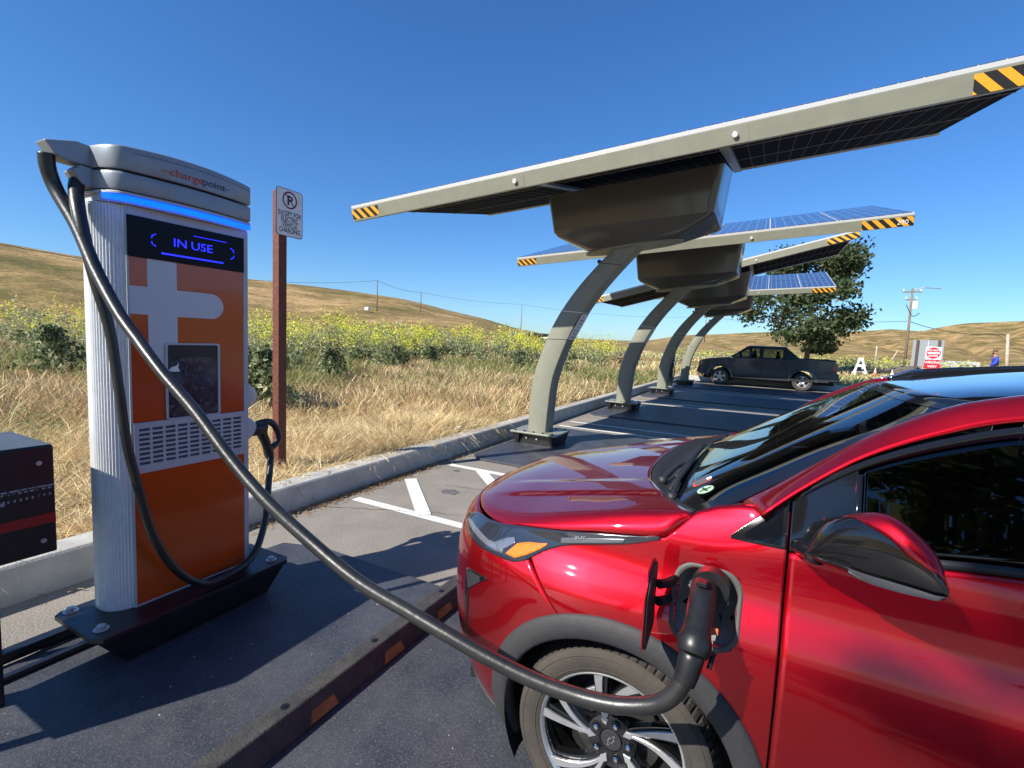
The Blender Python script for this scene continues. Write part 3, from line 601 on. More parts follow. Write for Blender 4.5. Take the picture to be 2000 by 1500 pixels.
    g = MB(); g.prism([(.66*math.cos(R_(a_)), .22*math.sin(R_(a_))) for a_ in range(0, 360, 12)], 0, .03, lambda u, v, d: (-1.74+u, Y+v, 2.885+d+u*.10)); g.build('housing_plate', m_grn, root, bev=.004)
    return root
canopy(6.75, math.atan(.078), R_(12.8), 'nearest solar canopy, its long green beam reaching over the red car', 1, 3.90)
canopy(11.63, math.atan(.065), R_(16), 'second solar canopy along the kerb, tilted so its blue panel tops show', 2, 4.09)
canopy(16.51, math.atan(.25), R_(1.5), 'third solar canopy, steeply raised towards the lot with its dark underside showing', 1, 3.79)
canopy(21.39, math.atan(.045), R_(15), 'farthest solar canopy, nearest the parked pickup truck', 1, 4.12)
# ------------------------------------------------------------------ red electric car
Yc = 2.27
m_red = bpy.data.materials.new('red_metallic_paint'); m_red.use_nodes = True; n = m_red.node_tree; b = n.nodes['Principled BSDF']; L = n.links.new
b.inputs['Base Color'].default_value = (.62, .003, .013, 1); b.inputs['Metallic'].default_value = .93; b.inputs['Roughness'].default_value = .40
b.inputs['Coat Weight'].default_value = 1; b.inputs['Coat Roughness'].default_value = .025
tc = n.nodes.new('ShaderNodeTexCoord'); V_ = n.nodes.new('ShaderNodeTexVoronoi'); V_.inputs['Scale'].default_value = 1500; L(tc.outputs['Object'], V_.inputs['Vector'])
bp = n.nodes.new('ShaderNodeBump'); bp.inputs['Strength'].default_value = .10; bp.inputs['Distance'].default_value = .001; L(V_.outputs['Distance'], bp.inputs['Height']); L(bp.outputs[0], b.inputs['Normal'])
# road dust low on the panels: raises roughness and greys the colour a little
sx = n.nodes.new('ShaderNodeSeparateXYZ'); L(tc.outputs['Object'], sx.inputs[0])
nz = n.nodes.new('ShaderNodeTexNoise'); nz.inputs['Scale'].default_value = 9; nz.inputs['Detail'].default_value = 8; mp = n.nodes.new('ShaderNodeMapping'); mp.inputs['Scale'].default_value = (3, 3, .5)
L(tc.outputs['Object'], mp.inputs[0]); L(mp.outputs[0], nz.inputs['Vector'])
mr = n.nodes.new('ShaderNodeMapRange'); mr.inputs['From Min'].default_value = .15; mr.inputs['From Max'].default_value = .95; mr.inputs['To Min'].default_value = .45; mr.inputs['To Max'].default_value = .0; L(sx.outputs['Z'], mr.inputs[0])
mu = n.nodes.new('ShaderNodeMath'); mu.operation = 'MULTIPLY'; L(mr.outputs[0], mu.inputs[0]); L(nz.outputs['Fac'], mu.inputs[1])
mx = n.nodes.new('ShaderNodeMixRGB'); L(mu.outputs[0], mx.inputs[0]); mx.inputs[1].default_value = (.62, .003, .013, 1); mx.inputs[2].default_value = (.17, .06, .05, 1); L(mx.outputs[0], b.inputs['Base Color'])
cr = n.nodes.new('ShaderNodeMapRange'); cr.inputs['To Min'].default_value = .02; cr.inputs['To Max'].default_value = .28; cr.inputs['From Max'].default_value = .5; L(mu.outputs[0], cr.inputs[0]); L(cr.outputs[0], b.inputs['Coat Roughness'])
m_gb = mat('gloss_black', (.008, .008, .009), .12, coat=.6, coat_r=.02)
m_pl = mat('dark_grey_cladding', (.036, .036, .038), .62, var=.12, vscale=50, bump=.25, bscale=400)
m_plb = mat('black_plastic', (.018, .018, .019), .55, bump=.1, bscale=300)
m_chr = mat('chrome', (.72, .73, .74), .12, metal=1.)
m_silv = mat('machined_alloy', (.60, .60, .61), .30, metal=.75, var=.05, vscale=30)
m_under = mat('underbody_black', (.006, .006, .006), .8)
def glassmat(name, tint, refl=1.0, ior=1.6):
    m = bpy.data.materials.new(name); m.use_nodes = True; n = m.node_tree; n.nodes.remove(n.nodes['Principled BSDF']); L = n.links.new
    t = n.nodes.new('ShaderNodeBsdfTransparent'); t.inputs[0].default_value = (*tint, 1); g = n.nodes.new('ShaderNodeBsdfGlossy'); g.inputs['Roughness'].default_value = .015; g.inputs[0].default_value = (refl, refl, refl, 1)
    f = n.nodes.new('ShaderNodeFresnel'); f.inputs['IOR'].default_value = ior; x = n.nodes.new('ShaderNodeMixShader')
    L(f.outputs[0], x.inputs[0]); L(t.outputs[0], x.inputs[1]); L(g.outputs[0], x.inputs[2]); L(x.outputs[0], n.nodes['Material Output'].inputs[0]); return m
m_ws_ = glassmat('windscreen_glass', (.55, .66, .60), ior=2.3); m_sg = glassmat('tinted_glass', (.16, .18, .18))
aB = itp([(.12, .12), (.18, .085), (.30, .052), (.5, .022), (.62, .005), (.70, -.004), (.78, .001), (.86, .022), (.91, .037), (.96, .045), (1.03, .050), (1.06, .054), (1.20, .096), (1.30, .128), (1.40, .166), (1.50, .205), (1.6, .25)])
aA = itp([(.12, .09), (.18, .055), (.30, .022), (.45, .002), (.6, -.010), (.72, -.012), (.80, -.004), (.845, .012), (.88, .032), (.91, .046), (.95, .055), (1.0, .059), (1.03, .063), (1.06, .078), (1.10, .106), (1.15, .156), (1.3, .24), (1.5, .3)])
bN = itp([(.12, .20), (.18, .15), (.28, .06), (.40, .012), (.55, 0), (.70, .004), (.78, .014), (.85, .04), (.90, .085), (.95, .135), (1.0, .19), (1.1, .30)])
NE = 2.6
def aw(X, z):
    k = sm((z-.98)/.08); t = sm((X+.24)/.38)*k+sm((X+.55)/.95)*(1-k)
    return aA(z)*(1-t)+aB(z)*t-.011*math.exp(-((X+.44)/.20)**2)*math.exp(-((z-.79)/.10)**2)
def halfw(X, z):
    w_ = .87-aw(X, z)
    if X < -.40:
        a_ = .82-bN(z); q = min(1., (-.40-X)/a_); return w_*(max(0., 1-q**NE))**(1/NE)
    if X > 2.45:
        a_ = .62-.5*bN(z); q = min(1., (X-2.45)/a_); return w_*(max(0., 1-q**3.0))**(1/3.0)
    return w_
def S(X, z, off=0.):
    """near side body surface; off>0 stands proud"""
    p = Vector((X, Yc-halfw(X, z), z))
    if off:
        e = .004; u = Vector((X+e, Yc-halfw(X+e, z), z))-Vector((X-e, Yc-halfw(X-e, z), z)); v = Vector((X, Yc-halfw(X, z+e), z+e))-Vector((X, Yc-halfw(X, z-e), z-e))
        nn = u.cross(v).normalized()
        if nn.y > 0: nn = -nn
        p = p + nn*off
    return p
def mir(V): return [(v[0], 2*Yc-v[1], v[2]) for v in V]
def pl_at(P, s):
    """point on a polyline by normalised arc length"""
    d = [0]
    for i in range(len(P)-1): d.append(d[-1]+math.hypot(P[i+1][0]-P[i][0], P[i+1][1]-P[i][1]))
    t = s*d[-1]; i = 0
    while i < len(P)-2 and t > d[i+1]: i += 1
    k = (t-d[i])/max(1e-9, d[i+1]-d[i]); return tuple(P[i][j]+(P[i+1][j]-P[i][j])*k for j in range(len(P[0])))
def rs(P, n): return [pl_at(P, i/(n-1)) for i in range(n)]
def patch(bot, top, nu, nv, off=0., fm=None):
    B = rs(bot, nu); T = rs(top, nu); fm = fm or (lambda X, z: S(X, z, off))
    return [[tuple(fm(B[i][0]+(T[i][0]-B[i][0])*k/(nv-1), B[i][1]+(T[i][1]-B[i][1])*k/(nv-1))) for i in range(nu)] for k in range(nv)]
def gmesh(G):
    a_ = len(G); b_ = len(G[0]); return [p for r in G for p in r], [(i*b_+j, i*b_+j+1, (i+1)*b_+j+1, (i+1)*b_+j) for i in range(a_-1) for j in range(b_-1)]
car = thing('parked_car', (.95, Yc, 0), 'glossy red electric hatchback plugged in at the front fender beside the camera', 'car')
def pan(name, G, m, far=True, solid=.010, flip=False, par=None, label=None, smooth=True, keep=None):
    V, F = gmesh(G)
    if keep: F = [f for f in F if keep(*[sum(V[i][k] for i in f)/4 for k in range(3)])]
    o = mk(name, V, F if not flip else [f[::-1] for f in F], m, par or car, smooth=smooth, solid=solid)
    if label: o['label'] = label
    if far: mk(name, mir(V), [f[::-1] for f in (F if not flip else [g[::-1] for g in F])], m, par or car, smooth=smooth, solid=solid)
    return o
HX, HZ, WR = -.34, .3235, .3235
AR_ = .405
# --- front bumper: horizontal contours wrapped from side to side
ztab = [.165+.735*k/44 for k in range(45)]
def xend(z):
    if z >= .715: return -.50-(z-.715)*1.02
    return HX-math.sqrt(max(1e-6, AR_**2-(z-HZ)**2)) if z-HZ < AR_ else HX
G = []
for z in ztab:
    xe = xend(z)-.003; P = []
    a_ = .82-bN(z); w_ = .87-aw(-.5, z)
    ph0 = math.asin(min(1, max(0, (-.40-xe)/a_))**(NE/2)) if xe < -.40 else 0
    for k in range(400):
        ph = ph0+(math.pi/2-ph0)*k/399; q = math.sin(ph)**(2/NE); X = -.40-a_*q; wx = .87-aw(X, z); P.append((X, Yc-wx*max(0, math.cos(ph))**(2/NE)))
    Q = rs(P, 60); G.append([(x, y, z) for x, y in Q]+[(x, 2*Yc-y, z) for x, y in Q[-2::-1]])
bump = pan('front_bumper', G, m_red, far=False, solid=.012, flip=True)
# lower lip
G = []
for z, o_ in ((.150, -.02), (.165, .006), (.20, .010), (.235, .008)):
    xe = xend(max(z, .17))-.002; P = []
    a_ = .82-bN(z)+o_; w_ = .87-aw(-.6, z)+o_
    for k in range(200):
        ph0 = math.asin(min(1, (-.40-xe)/a_)**(NE/2)); ph = ph0+(math.pi/2-ph0)*k/199; P.append((-.40-a_*math.sin(ph)**(2/NE), Yc-w_*max(0, math.cos(ph))**(2/NE)))
    Q = rs(P, 40); G.append([(x, y, z) for x, y in Q]+[(x, 2*Yc-y, z) for x, y in Q[-2::-1]])
pan('lower_lip', G, m_pl, far=False, solid=.01, flip=True)
# --- hood
zcr = itp([(-1.2, .895), (-1.1, .903), (-1.0, .918), (-.87, .935), (-.76, .957), (-.56, 1.010), (-.38, 1.055), (-.17, 1.098), (0, 1.13)])
zce = itp([(-1.2, .895), (-1.13, .904), (-1.05, .935), (-.95, .962), (-.76, 1.0), (-.56, 1.040), (-.40, 1.072), (-.2, 1.115), (0, 1.15)])
zed = itp([(-1.2, .903), (-.87, .907), (-.70, .945), (-.54, .975), (-.44, .995), (-.33, 1.010), (-.23, 1.026), (-.15, 1.098), (-.1, 1.11)])
def hz(X, d):
    de = halfw(X, zed(X)) if X > -1.13 else 0.02
    dc = max(de-.055, de*.86) if X < -.24 else de-.055*max(0, (-.15-X)/.09)
    dc = max(dc, .001); zc_, zr, ze = zce(X), zcr(X), zed(X)
    if d <= dc:
        z = zc_-(zc_-zr)*(d/dc)**2.2
        z += .007*sm((.60+.12*(X+.3)-d)/.03)*sm((X+1.02)/.2)
        z -= .005*sm((.44+.10*(X+.3)-d)/.05)*sm((X+1.02)/.2)
        return z
    q = min(1, (d-dc)/max(1e-4, de-dc)); return zr-(zr-ze)*(.35*q+.65*q*q)
NU, NV = 54, 90
Fr = []
for k in range(200):                                     # front contour from side X=-.80 to nose
    ph0 = math.asin(((.80-.40)/(.82-bN(.905)))**(NE/2)); ph = ph0+(math.pi/2-ph0)*k/199; a_ = .82-bN(.905); X = -.40-a_*math.sin(ph)**(2/NE)
    Fr.append((X+.004, -(halfw(X, .905) if k < 199 else 0)))
Fr = rs(Fr, NV//2+1); Fr = Fr+[(x, -d) for x, d in Fr[-2::-1]]
def xr_(d): return -.395+.245*(abs(d)/.77)**2.6
nn = len(Fr); G = []
xs0 = Fr[0][0]
for i in range(NU):
    u = i/(NU-1); row = []
    for j in range(nn):
        fx_, fd = Fr[j]; rd = .765*(2*j/(nn-1)-1); rx = xr_(rd)
        # side edge position at this u and coons-style correction
        Xs = xs0+(-.153-xs0)*u; ds = halfw(Xs, zed(Xs))
        X = fx_+(rx-fx_)*u; s0 = 2*j/(nn-1)-1; d = fd+(rd-fd)*u
        lin_d = abs(Fr[0][1])+(.765-abs(Fr[0][1]))*u; d += (ds-lin_d)*s0*abs(s0)
        row.append((X, Yc+d, hz(X, abs(d))))
    G.append(row)
pan('hood', G, m_red, far=False, solid=.012, flip=True)
# --- front fender (hole for the port is hidden under its rim)
arc = [(HX+AR_*math.cos(R_(t)), HZ+AR_*math.sin(R_(t))) for t in range(112, 8, -4)]
PC = (-.093, .868)
def inport(x, y, z): return abs(x-PC[0]) < .078 and abs(z-PC[1]) < .088
top_ = [(-.665, .885), (-.60, .935), (-.5, .975), (-.40, .995), (-.30, 1.008), (-.222, 1.022), (-.185, 1.062), (-.147, 1.105), (-.09, 1.132), (-.032, 1.148), (.02, 1.155), (.0905, 1.160)]
G = patch(arc+[(.0905, .30), (.0905, .24)], top_, 110, 60)
V, F = gmesh(G); Fn = [f for f in F if not inport(*[sum(V[i][k] for i in f)/4 for k in range(3)])]
fen = mk('front_fender', V, Fn, m_red, car, smooth=True, solid=.010)
mk('front_fender', mir(V), [f[::-1] for f in F], m_red, car, smooth=True, solid=.010)
# --- doors, rear quarter
belt = itp([(-.1, 1.055), (.08, 1.060), (.5, 1.108), (1.1, 1.15), (2.0, 1.20), (2.9, 1.26)])
def door(x0, x1, arch=False, nm='front_door'):
    bt = [(x0+(x1-x0)*k/20, .235) for k in range(21)]; tp = [(x0+(x1-x0)*k/20, belt(x0+(x1-x0)*k/20)-.003) for k in range(21)]
    return pan(nm, patch(bt, tp, 60, 50), m_red)
fd = door(.0955, 1.10); rd_ = door(1.108, 1.93, nm='rear_door')
RX = HX+2.675
arcr = [(RX+AR_*math.cos(R_(t)), HZ+AR_*math.sin(R_(t))) for t in range(172, 8, -4)]
pan('rear_quarter', patch([(1.938, .24), (1.938, .30)]+arcr+[(2.80, .24)], [(1.938+.9*k/12, belt(1.938+.9*k/12)) for k in range(13)], 70, 40), m_red)
G = []
for z in [.18+1.05*k/30 for k in range(31)]:
    P = []
    for k in range(200):
        X = 2.80+(.62-.5*bN(z)-.35)*k/199; P.append((X, Yc-halfw(X, z)))
    P.append((P[-1][0], Yc)); Q = rs(P, 30); G.append([(x, y, z) for x, y in Q]+[(x, 2*Yc-y, z) for x, y in Q[-2::-1]])
pan('rear_body', G, m_red, far=False)
# --- cant rails / pillars
Dl = [(.022, 1.452, 1.147), (.12, 1.492, 1.233), (.25, 1.536, 1.327), (.41, 1.570, 1.402), (.57, 1.590, 1.452), (.9, 1.605, 1.500), (1.5, 1.61, 1.515), (2.1, 1.62, 1.475), (2.65, 1.65, 1.33), (2.88, 1.68, 1.22)]
Gl = [(-.030, 1.575, 1.141), (.07, 1.60, 1.212), (.16, 1.63, 1.274), (.32, 1.67, 1.380), (.505, 1.708, 1.460), (.85, 1.73, 1.530), (1.5, 1.735, 1.552), (2.1, 1.745, 1.515), (2.7, 1.77, 1.36), (2.95, 1.79, 1.23)]
ND = 80; Ds = spline(Dl, 20); Gs = spline(Gl, 20)
def r3(P, n):
    d = [0]
    for i in range(len(P)-1): d.append(d[-1]+(P[i+1]-P[i]).length)
    out = []; i = 0
    for k in range(n):
        t = d[-1]*k/(n-1)
        while i < len(P)-2 and t > d[i+1]: i += 1
        q = (t-d[i])/max(1e-9, d[i+1]-d[i]); out.append(P[i].lerp(P[i+1], min(1, q)))
    return out
Dp = r3(Ds, ND); Gp = r3(Gs, ND)
G = []
for k in range(11):
    t = k/10; row = []
    for i in range(ND):
        p = Dp[i].lerp(Gp[i], t); bl = .038*math.sin(math.pi*t**1.25)**.8
        bl *= min(1, .05+i/16); tg = (Dp[min(i+1, ND-1)]-Dp[max(0, i-1)]).normalized(); ac = (Gp[i]-Dp[i]).normalized(); nn_ = tg.cross(ac).normalized()
        if nn_.z < 0: nn_ = -nn_
        row.append(tuple(p+nn_*bl))
    G.append(row)
pan('roof_pillar', G, m_red, solid=.008)
# fender tip in front of the pillar joint line
G = []
tA = [Vector(S(-.147+.165*k/10, 1.105+.052*sm(k/10))) for k in range(11)]; tB = [Vector((-.150, 1.535, 1.091)).lerp(Vector((-.038, 1.571, 1.136)), k/10) for k in range(11)]
pan('fender_tip', [[tuple(tA[k].lerp(tB[k], t/5)+Vector((0, 0, .003*math.sin(math.pi*t/5)))) for k in range(11)] for t in range(6)], m_red, solid=.006)
# --- roof (black glass), header
G = []
NRX = 50
def roofz(X): return itp([(.36, 1.468), (.6, 1.516), (1.0, 1.572), (1.5, 1.588), (2.1, 1.555), (2.7, 1.41), (2.95, 1.27)])(X)
for i in range(NRX):
    u = i/(NRX-1); row = []
    g = Gp[0]
    xg = .50+(2.94-.50)*u
    gi = min(Gp, key=lambda p: abs(p.x-xg))
    k_ = min(range(ND-1), key=lambda q: abs(Gp[q].x-xg)); 
    A_ = Gp[k_]; B_ = Gp[min(k_+1, ND-1)] if Gp[k_].x <= xg else Gp[max(k_-1, 0)]
    t = 0 if abs(B_.x-A_.x) < 1e-6 else (xg-A_.x)/(B_.x-A_.x); e_ = A_.lerp(B_, t)
    for j in range(31):
        f = 2*j/30-1; d = f*(Yc-e_.y); X = xg-(.115*(1-abs(f)**5))*(1-u)
        zc_ = roofz(xg-.13*(1-u)); z = e_.z+.002+(zc_-e_.z)*(1-abs(f)**2.6)
        row.append((X+.012, Yc+d, z))
    G.append(row)
pan('roof', G, mat('roof_glass_black', (.006, .007, .012), .05, coat=.8, spec=.7, coat_r=.01), far=False, solid=.008, flip=True)
header = [G[0][j] for j in range(31)]; G_roof_end = [G[-1][j] for j in range(31)]
# --- windscreen
wb = []
for j in range(31):
    f = 2*j/30-1; d = f*.715; wb.append((-.262+.115*abs(f)**5, Yc+d, 1.074+.014*abs(f)**5))
G2 = []
for i in range(26):
    u = i/25; row = []
    eL = r3([Vector((-.148, 1.540, 1.088)), Vector((-.09, 1.556, 1.110))]+[p for p in Gs if p.x < .50], 26)[i]
    for j in range(31):
        f = 2*j/30-1; p = Vector(wb[j]).lerp(Vector(header[j]), u)
        dy = (Yc-eL.y)-abs(Vector(wb[30]).lerp(Vector(header[30]), u).y-Yc); p.y += dy*f*abs(f)**2
        ez_ = eL.z-(Vector(wb[0]).lerp(Vector(header[0]), u)).z; p.z += ez_*abs(f)**6 + .008*math.sin(math.pi*u)*(1-abs(f)**4)
        exx = eL.x-(Vector(wb[0]).lerp(Vector(header[0]), u)).x; p.x += exx*abs(f)**6
        row.append(tuple(p))
    G2.append(row)
wsc = pan('windscreen', G2, m_ws_, far=False, solid=0, flip=True)
def band(name, idx0, idx1, m, par, lift=.0015):
    pass
# black ceramic border on the glass: side, bottom and top bands standing 1 mm proud
def sub(G, i0, i1, j0, j1, lift=.0012):
    out = []
    for i in range(i0, i1+1):
        out.append([(G[i][j][0]-lift*.5, G[i][j][1], G[i][j][2]+lift) for j in range(j0, j1+1)])
    return out
for nm_, r_ in (('glass_border', (0, 25, 0, 1)), ('glass_border', (0, 25, 29, 30)), ('glass_border', (0, 2, 1, 29)), ('glass_border', (24, 25, 1, 29))):
    V, F = gmesh(sub(G2, *r_)); mk(nm_, V, [f[::-1] for f in F], m_gb, wsc, smooth=True)
# --- cowl between hood and glass
G = []
for k in range(5):
    t = k/4; row = []
    for j in range(41):
        f = 2*j/40-1; d = f*.755; hx = xr_(d)+.006; hzv = hz(min(hx-.01, -.155), abs(d)*.985)+.001
        jj = min(29, max(0, (f*.985+1)*15)); j0 = int(jj); p = Vector(wb[j0]).lerp(Vector(wb[min(30, j0+1)]), jj-j0)
        q = Vector((hx, Yc+d, hzv)).lerp(p+Vector((.01, 0, .004)), t); q.z -= .022*math.sin(math.pi*min(1, t*1.15))*(1-abs(f)**4); row.append(tuple(q))
    G.append(row)
pan('cowl', G, m_plb, far=False, solid=.006, flip=True)
G = []
for k in range(4):
    row = []
    for j in range(21):
        f = -1+.95*j/20; d = f*.74; hx = xr_(d)+.004+.045*k/3*(1-.5*abs(f)**4); row.append((hx, Yc+d, hz(min(hx, -.16), abs(d)*.98)+.010+.004*math.sin(k)))
    G.append(row)
# wipers
def wiper(P0, P1, P2, lab):
    a = MB(); a.tube(spline([P0, tuple((Vector(P0)+Vector(P1))/2+Vector((0, 0, .016))), P1], 6), [.011]*4+[.009]*9, 8); a.cyl(Vector(P0)-Vector((0, 0, .02)), Vector(P0)+Vector((0, 0, .012)), .017, 14); o = a.build('wiper_arm', m_plb, car, smooth=True)
    b_ = MB(); c_ = (Vector(P2)-Vector(P1)).normalized(); b_.tube([Vector(P1)-c_*.25, Vector(P1), Vector(P2)], [.006, .010, .006], 6, flat=1.5); b_.build('wiper_blade', m_plb, o, smooth=True)
def wsp(f, u):
    jj = (f+1)*15; j0 = min(29, int(jj)); i0 = min(24, int(u*25)); return Vector(G2[i0][j0]).lerp(Vector(G2[i0][j0+1]), jj-j0).lerp(Vector(G2[i0+1][j0]).lerp(Vector(G2[i0+1][j0+1]), jj-j0), u*25-i0)+Vector((-.008, 0, .014))
wiper(Vector((-.315, Yc-.36, 1.075)), wsp(-.12, .02), wsp(.42, .05), '')
wiper(Vector((-.245, Yc-.58, 1.082)), wsp(-.42, .03), wsp(-.02, .045), '')
# stickers inside the glass
def sticker(f, u, poly, m, nm, dz=-.016):
    p = wsp(f, u); du = (wsp(f+.02, u)-p).normalized(); dv = (wsp(f, u+.05)-p).normalized()
    V = [tuple(p+du*x+dv*y+Vector((.008, 0, dz))) for x, y in poly]
    return mk(nm, V, [tuple(range(len(V)))], m, wsc)
sticker(-.70, .12, rrect(-.028, .028, -.032, .032, .008), mat('sticker_red', (.55, .07, .04), .5), 'sticker', -.0125)
sticker(-.70, .12, rrect(-.021, .021, -.025, .025, .006), mat('sticker_dark', (.09, .11, .10), .5), 'sticker', -.0115)
sticker(-.70, .155, rrect(-.010, .016, -.010, .008, .003), m_white, 'sticker', -.0105)
cir = lambda r, k=24: [(r*math.cos(2*math.pi*i/k), r*math.sin(2*math.pi*i/k)) for i in range(k)]
sticker(-.82, .115, cir(.031), mat('sticker_rim', (.03, .05, .04), .5), 'sticker', -.0125)
sticker(-.82, .115, cir(.027), mat('sticker_green', (.42, .58, .38), .5), 'sticker', -.0115)
sticker(-.82, .115, [(-.005, -.02), (.004, -.02), (.005, .02), (-.004, .02)], mat('sticker_dk', (.02, .05, .04), .5), 'sticker', -.0105)
sticker(-.82, .115, [(-.018, -.004), (.020, -.008), (.020, .000), (-.018, .005)], bpy.data.materials['sticker_dk'], 'sticker', -.0100)
# --- side glass
zD = itp([(-.05, 1.070), (.022, 1.140), (.12, 1.226), (.25, 1.318), (.41, 1.392), (.57, 1.442), (.9, 1.490), (1.5, 1.504), (2.1, 1.462), (2.65, 1.318), (2.88, 1.205)])
def side_gl(x0, x1, m, nm, z0=0., z1=0., off=-.004, far=True, n_=40, sol=.004):
    bt = [(x0+(x1-x0)*k/n_, belt(x0+(x1-x0)*k/n_)+z0) for k in range(n_+1)]; tp = [(x, zD(x)-z1) for x, _ in bt]
    return pan(nm, patch(bt, tp, n_, 14, off), m, far=far, solid=sol)
qw = side_gl(-.048, .088, m_gb, 'quarter_window', .004, .004, .003)
G = patch([(-.012+.088*k/10, belt(0)+.014) for k in range(11)], [(-.012+.088*k/10, zD(-.012+.088*k/10)-.026) for k in range(11)], 12, 8, .0045)
V, F = gmesh(G); mk('quarter_glass', V, F, m_glassb, qw, smooth=True)
side_gl(.095, .236, m_gb, 'mirror_sail', .002, .008, .002)
side_gl(.242, .95, m_sg, 'front_window', .012, .020, -.006)
side_gl(1.06, 1.90, m_sg, 'rear_window', .012, .028, -.006)
side_gl(.955, 1.055, m_gb, 'window_pillar', .004, .01, .001)
side_gl(1.905, 2.55, m_gb, 'rear_pillar_glass', .004, .02, .001)
side_gl(2.555, 2.78, m_red, 'rear_corner', -.01, .0, .001)
# frame trims along the glass
def trim(nm, pts, w_, m, off=.004):
    G = [[tuple(S(x, z, off)) for x, z in pts], [tuple(S(x, z+w_, off)) for x, z in pts]]; return pan(nm, G, m, solid=.006)
trim('window_frame', [(x, zD(x)-.021) for x in [.098+1.8*k/60 for k in range(61)]], .019, m_gb, .003)
trim('belt_moulding', [(x, belt(x)-.004) for x in [.235+1.66*k/50 for k in range(51)]], .020, m_plb, .005)
trim('window_divider', [(.232, belt(.23)+.0), (.246, belt(.24)+.0)], .205, m_gb, .004)
# --- headlamp strip
hb = [(-1.035, .846), (-.98, .832), (-.93, .824), (-.88, .820), (-.82, .824), (-.76, .828), (-.71, .832), (-.66, .850), (-.60, .893), (-.545, .922), (-.50, .938), (-.42, .957), (-.34, .977), (-.28, .998), (-.235, 1.016)]
ht = [(-1.035, .862), (-.98, .888), (-.92, .901), (-.86, .907), (-.80, .918), (-.74, .932), (-.69, .944), (-.62, .957), (-.56, .967), (-.50, .978), (-.42, .992), (-.34, 1.004), (-.28, 1.014), (-.235, 1.024)]
hl = pan('headlight', patch(hb, ht, 70, 10, .006), mat('lamp_black', (.022, .026, .036), .10, coat=1, coat_r=.01), solid=.012)
cr_ = MB()
def hpan(bt, tp, m, nm, off=.0075, nu=30, nv=5): V, F = gmesh(patch(bt, tp, nu, nv, off)); return mk(nm, V, F, m, hl, smooth=True, solid=.002)
m_lens = mat('clear_lamp', (.26, .27, .30), .10, metal=.55, coat=1, coat_r=.01)
hpan([(-1.02, .853), (-.97, .848), (-.90, .842), (-.84, .838), (-.79, .838), (-.755, .842)], [(-1.02, .857), (-.97, .864), (-.90, .861), (-.84, .856), (-.80, .860), (-.765, .880)], m_lens, 'lamp_strip')
hpan([(-.775, .842), (-.745, .862), (-.715, .884)], [(-.80, .862), (-.755, .888), (-.725, .898)], m_lens, 'lamp_strip')
hpan([(-.742, .846), (-.70, .845), (-.655, .866), (-.61, .895), (-.59, .914)], [(-.735, .853), (-.705, .885), (-.66, .902), (-.62, .910), (-.59, .918)], mat('amber_lamp', (.85, .20, .012), .12, coat=1, var=.15, vscale=120), 'amber_indicator', .009, 24, 5)
hpan([(-.545, .930), (-.48, .946), (-.40, .966), (-.34, .982)], [(-.545, .948), (-.48, .965), (-.40, .982), (-.335, .995)], mat('lamp_smoke', (.10, .11, .125), .14, coat=1), 'smoked_strip')
def st_(u, v, d): x = -.495+u; return tuple(S(x, .968+.29*(x+.46)+v, .0115+d))
text('badge', 'EUV', .0125, m_chr, hl, st_, sx=1.5, ext=.0008)
# --- corner lamp pocket and crease on the bumper
cl = pan('corner_lamp', patch([(-.925, .44), (-.928, .56), (-.925, .64), (-.90, .664), (-.86, .70), (-.815, .733)], [(-.934, .44), (-.945, .56), (-.953, .66), (-.945, .715), (-.90, .727), (-.815, .738)], 30, 6, .004), m_gb, solid=.006)
V, F = gmesh(patch([(-.925, .645), (-.895, .672), (-.85, .710)], [(-.944, .70), (-.91, .720), (-.85, .728)], 16, 5, .0055)); mk('lamp_lens', V, F, mat('lamp_pocket_lens', (.06, .06, .062), .15, coat=1, metal=.3), cl, smooth=True)
# --- shut lines: black shell added behind the panels, stops light leaking through gaps
def inner(x0, x1, z0, z1, nm='inner_shell', cut=True):
    nx_, nz_ = int((x1-x0)/.03)+2, int((z1-z0)/.03)+2
    G = [[tuple(S(x0+(x1-x0)*i/(nx_-1), z0+(min(z1, zed(x0+(x1-x0)*i/(nx_-1))-.035)-z0)*k/(nz_-1), -.022)) for i in range(nx_)] for k in range(nz_)]
    V, F = gmesh(G)
    def ok(f):
        c = [sum(V[i][k] for i in f)/4 for k in range(3)]
        return all(math.hypot(c[0]-wx, c[2]-HZ) > AR_+.0 for wx in (HX, RX)) and not (abs(c[0]-PC[0]) < .10 and abs(c[2]-PC[1]) < .11)
    F = [f for f in F if ok(f)]
    mk(nm, V, F, m_under, car); mk(nm, mir(V), [f[::-1] for f in F], m_under, car)
inner(-1.0, 2.8, .19, 1.045)
a = MB(); a.box(-1.0, .05, Yc-.60, Yc+.60, .16, .86); a.box(.05, 2.55, Yc-.80, Yc+.80, .16, .42); a.box(-.28, .0, Yc-.62, Yc+.62, .8, 1.03); a.build('underbody', m_under, car)
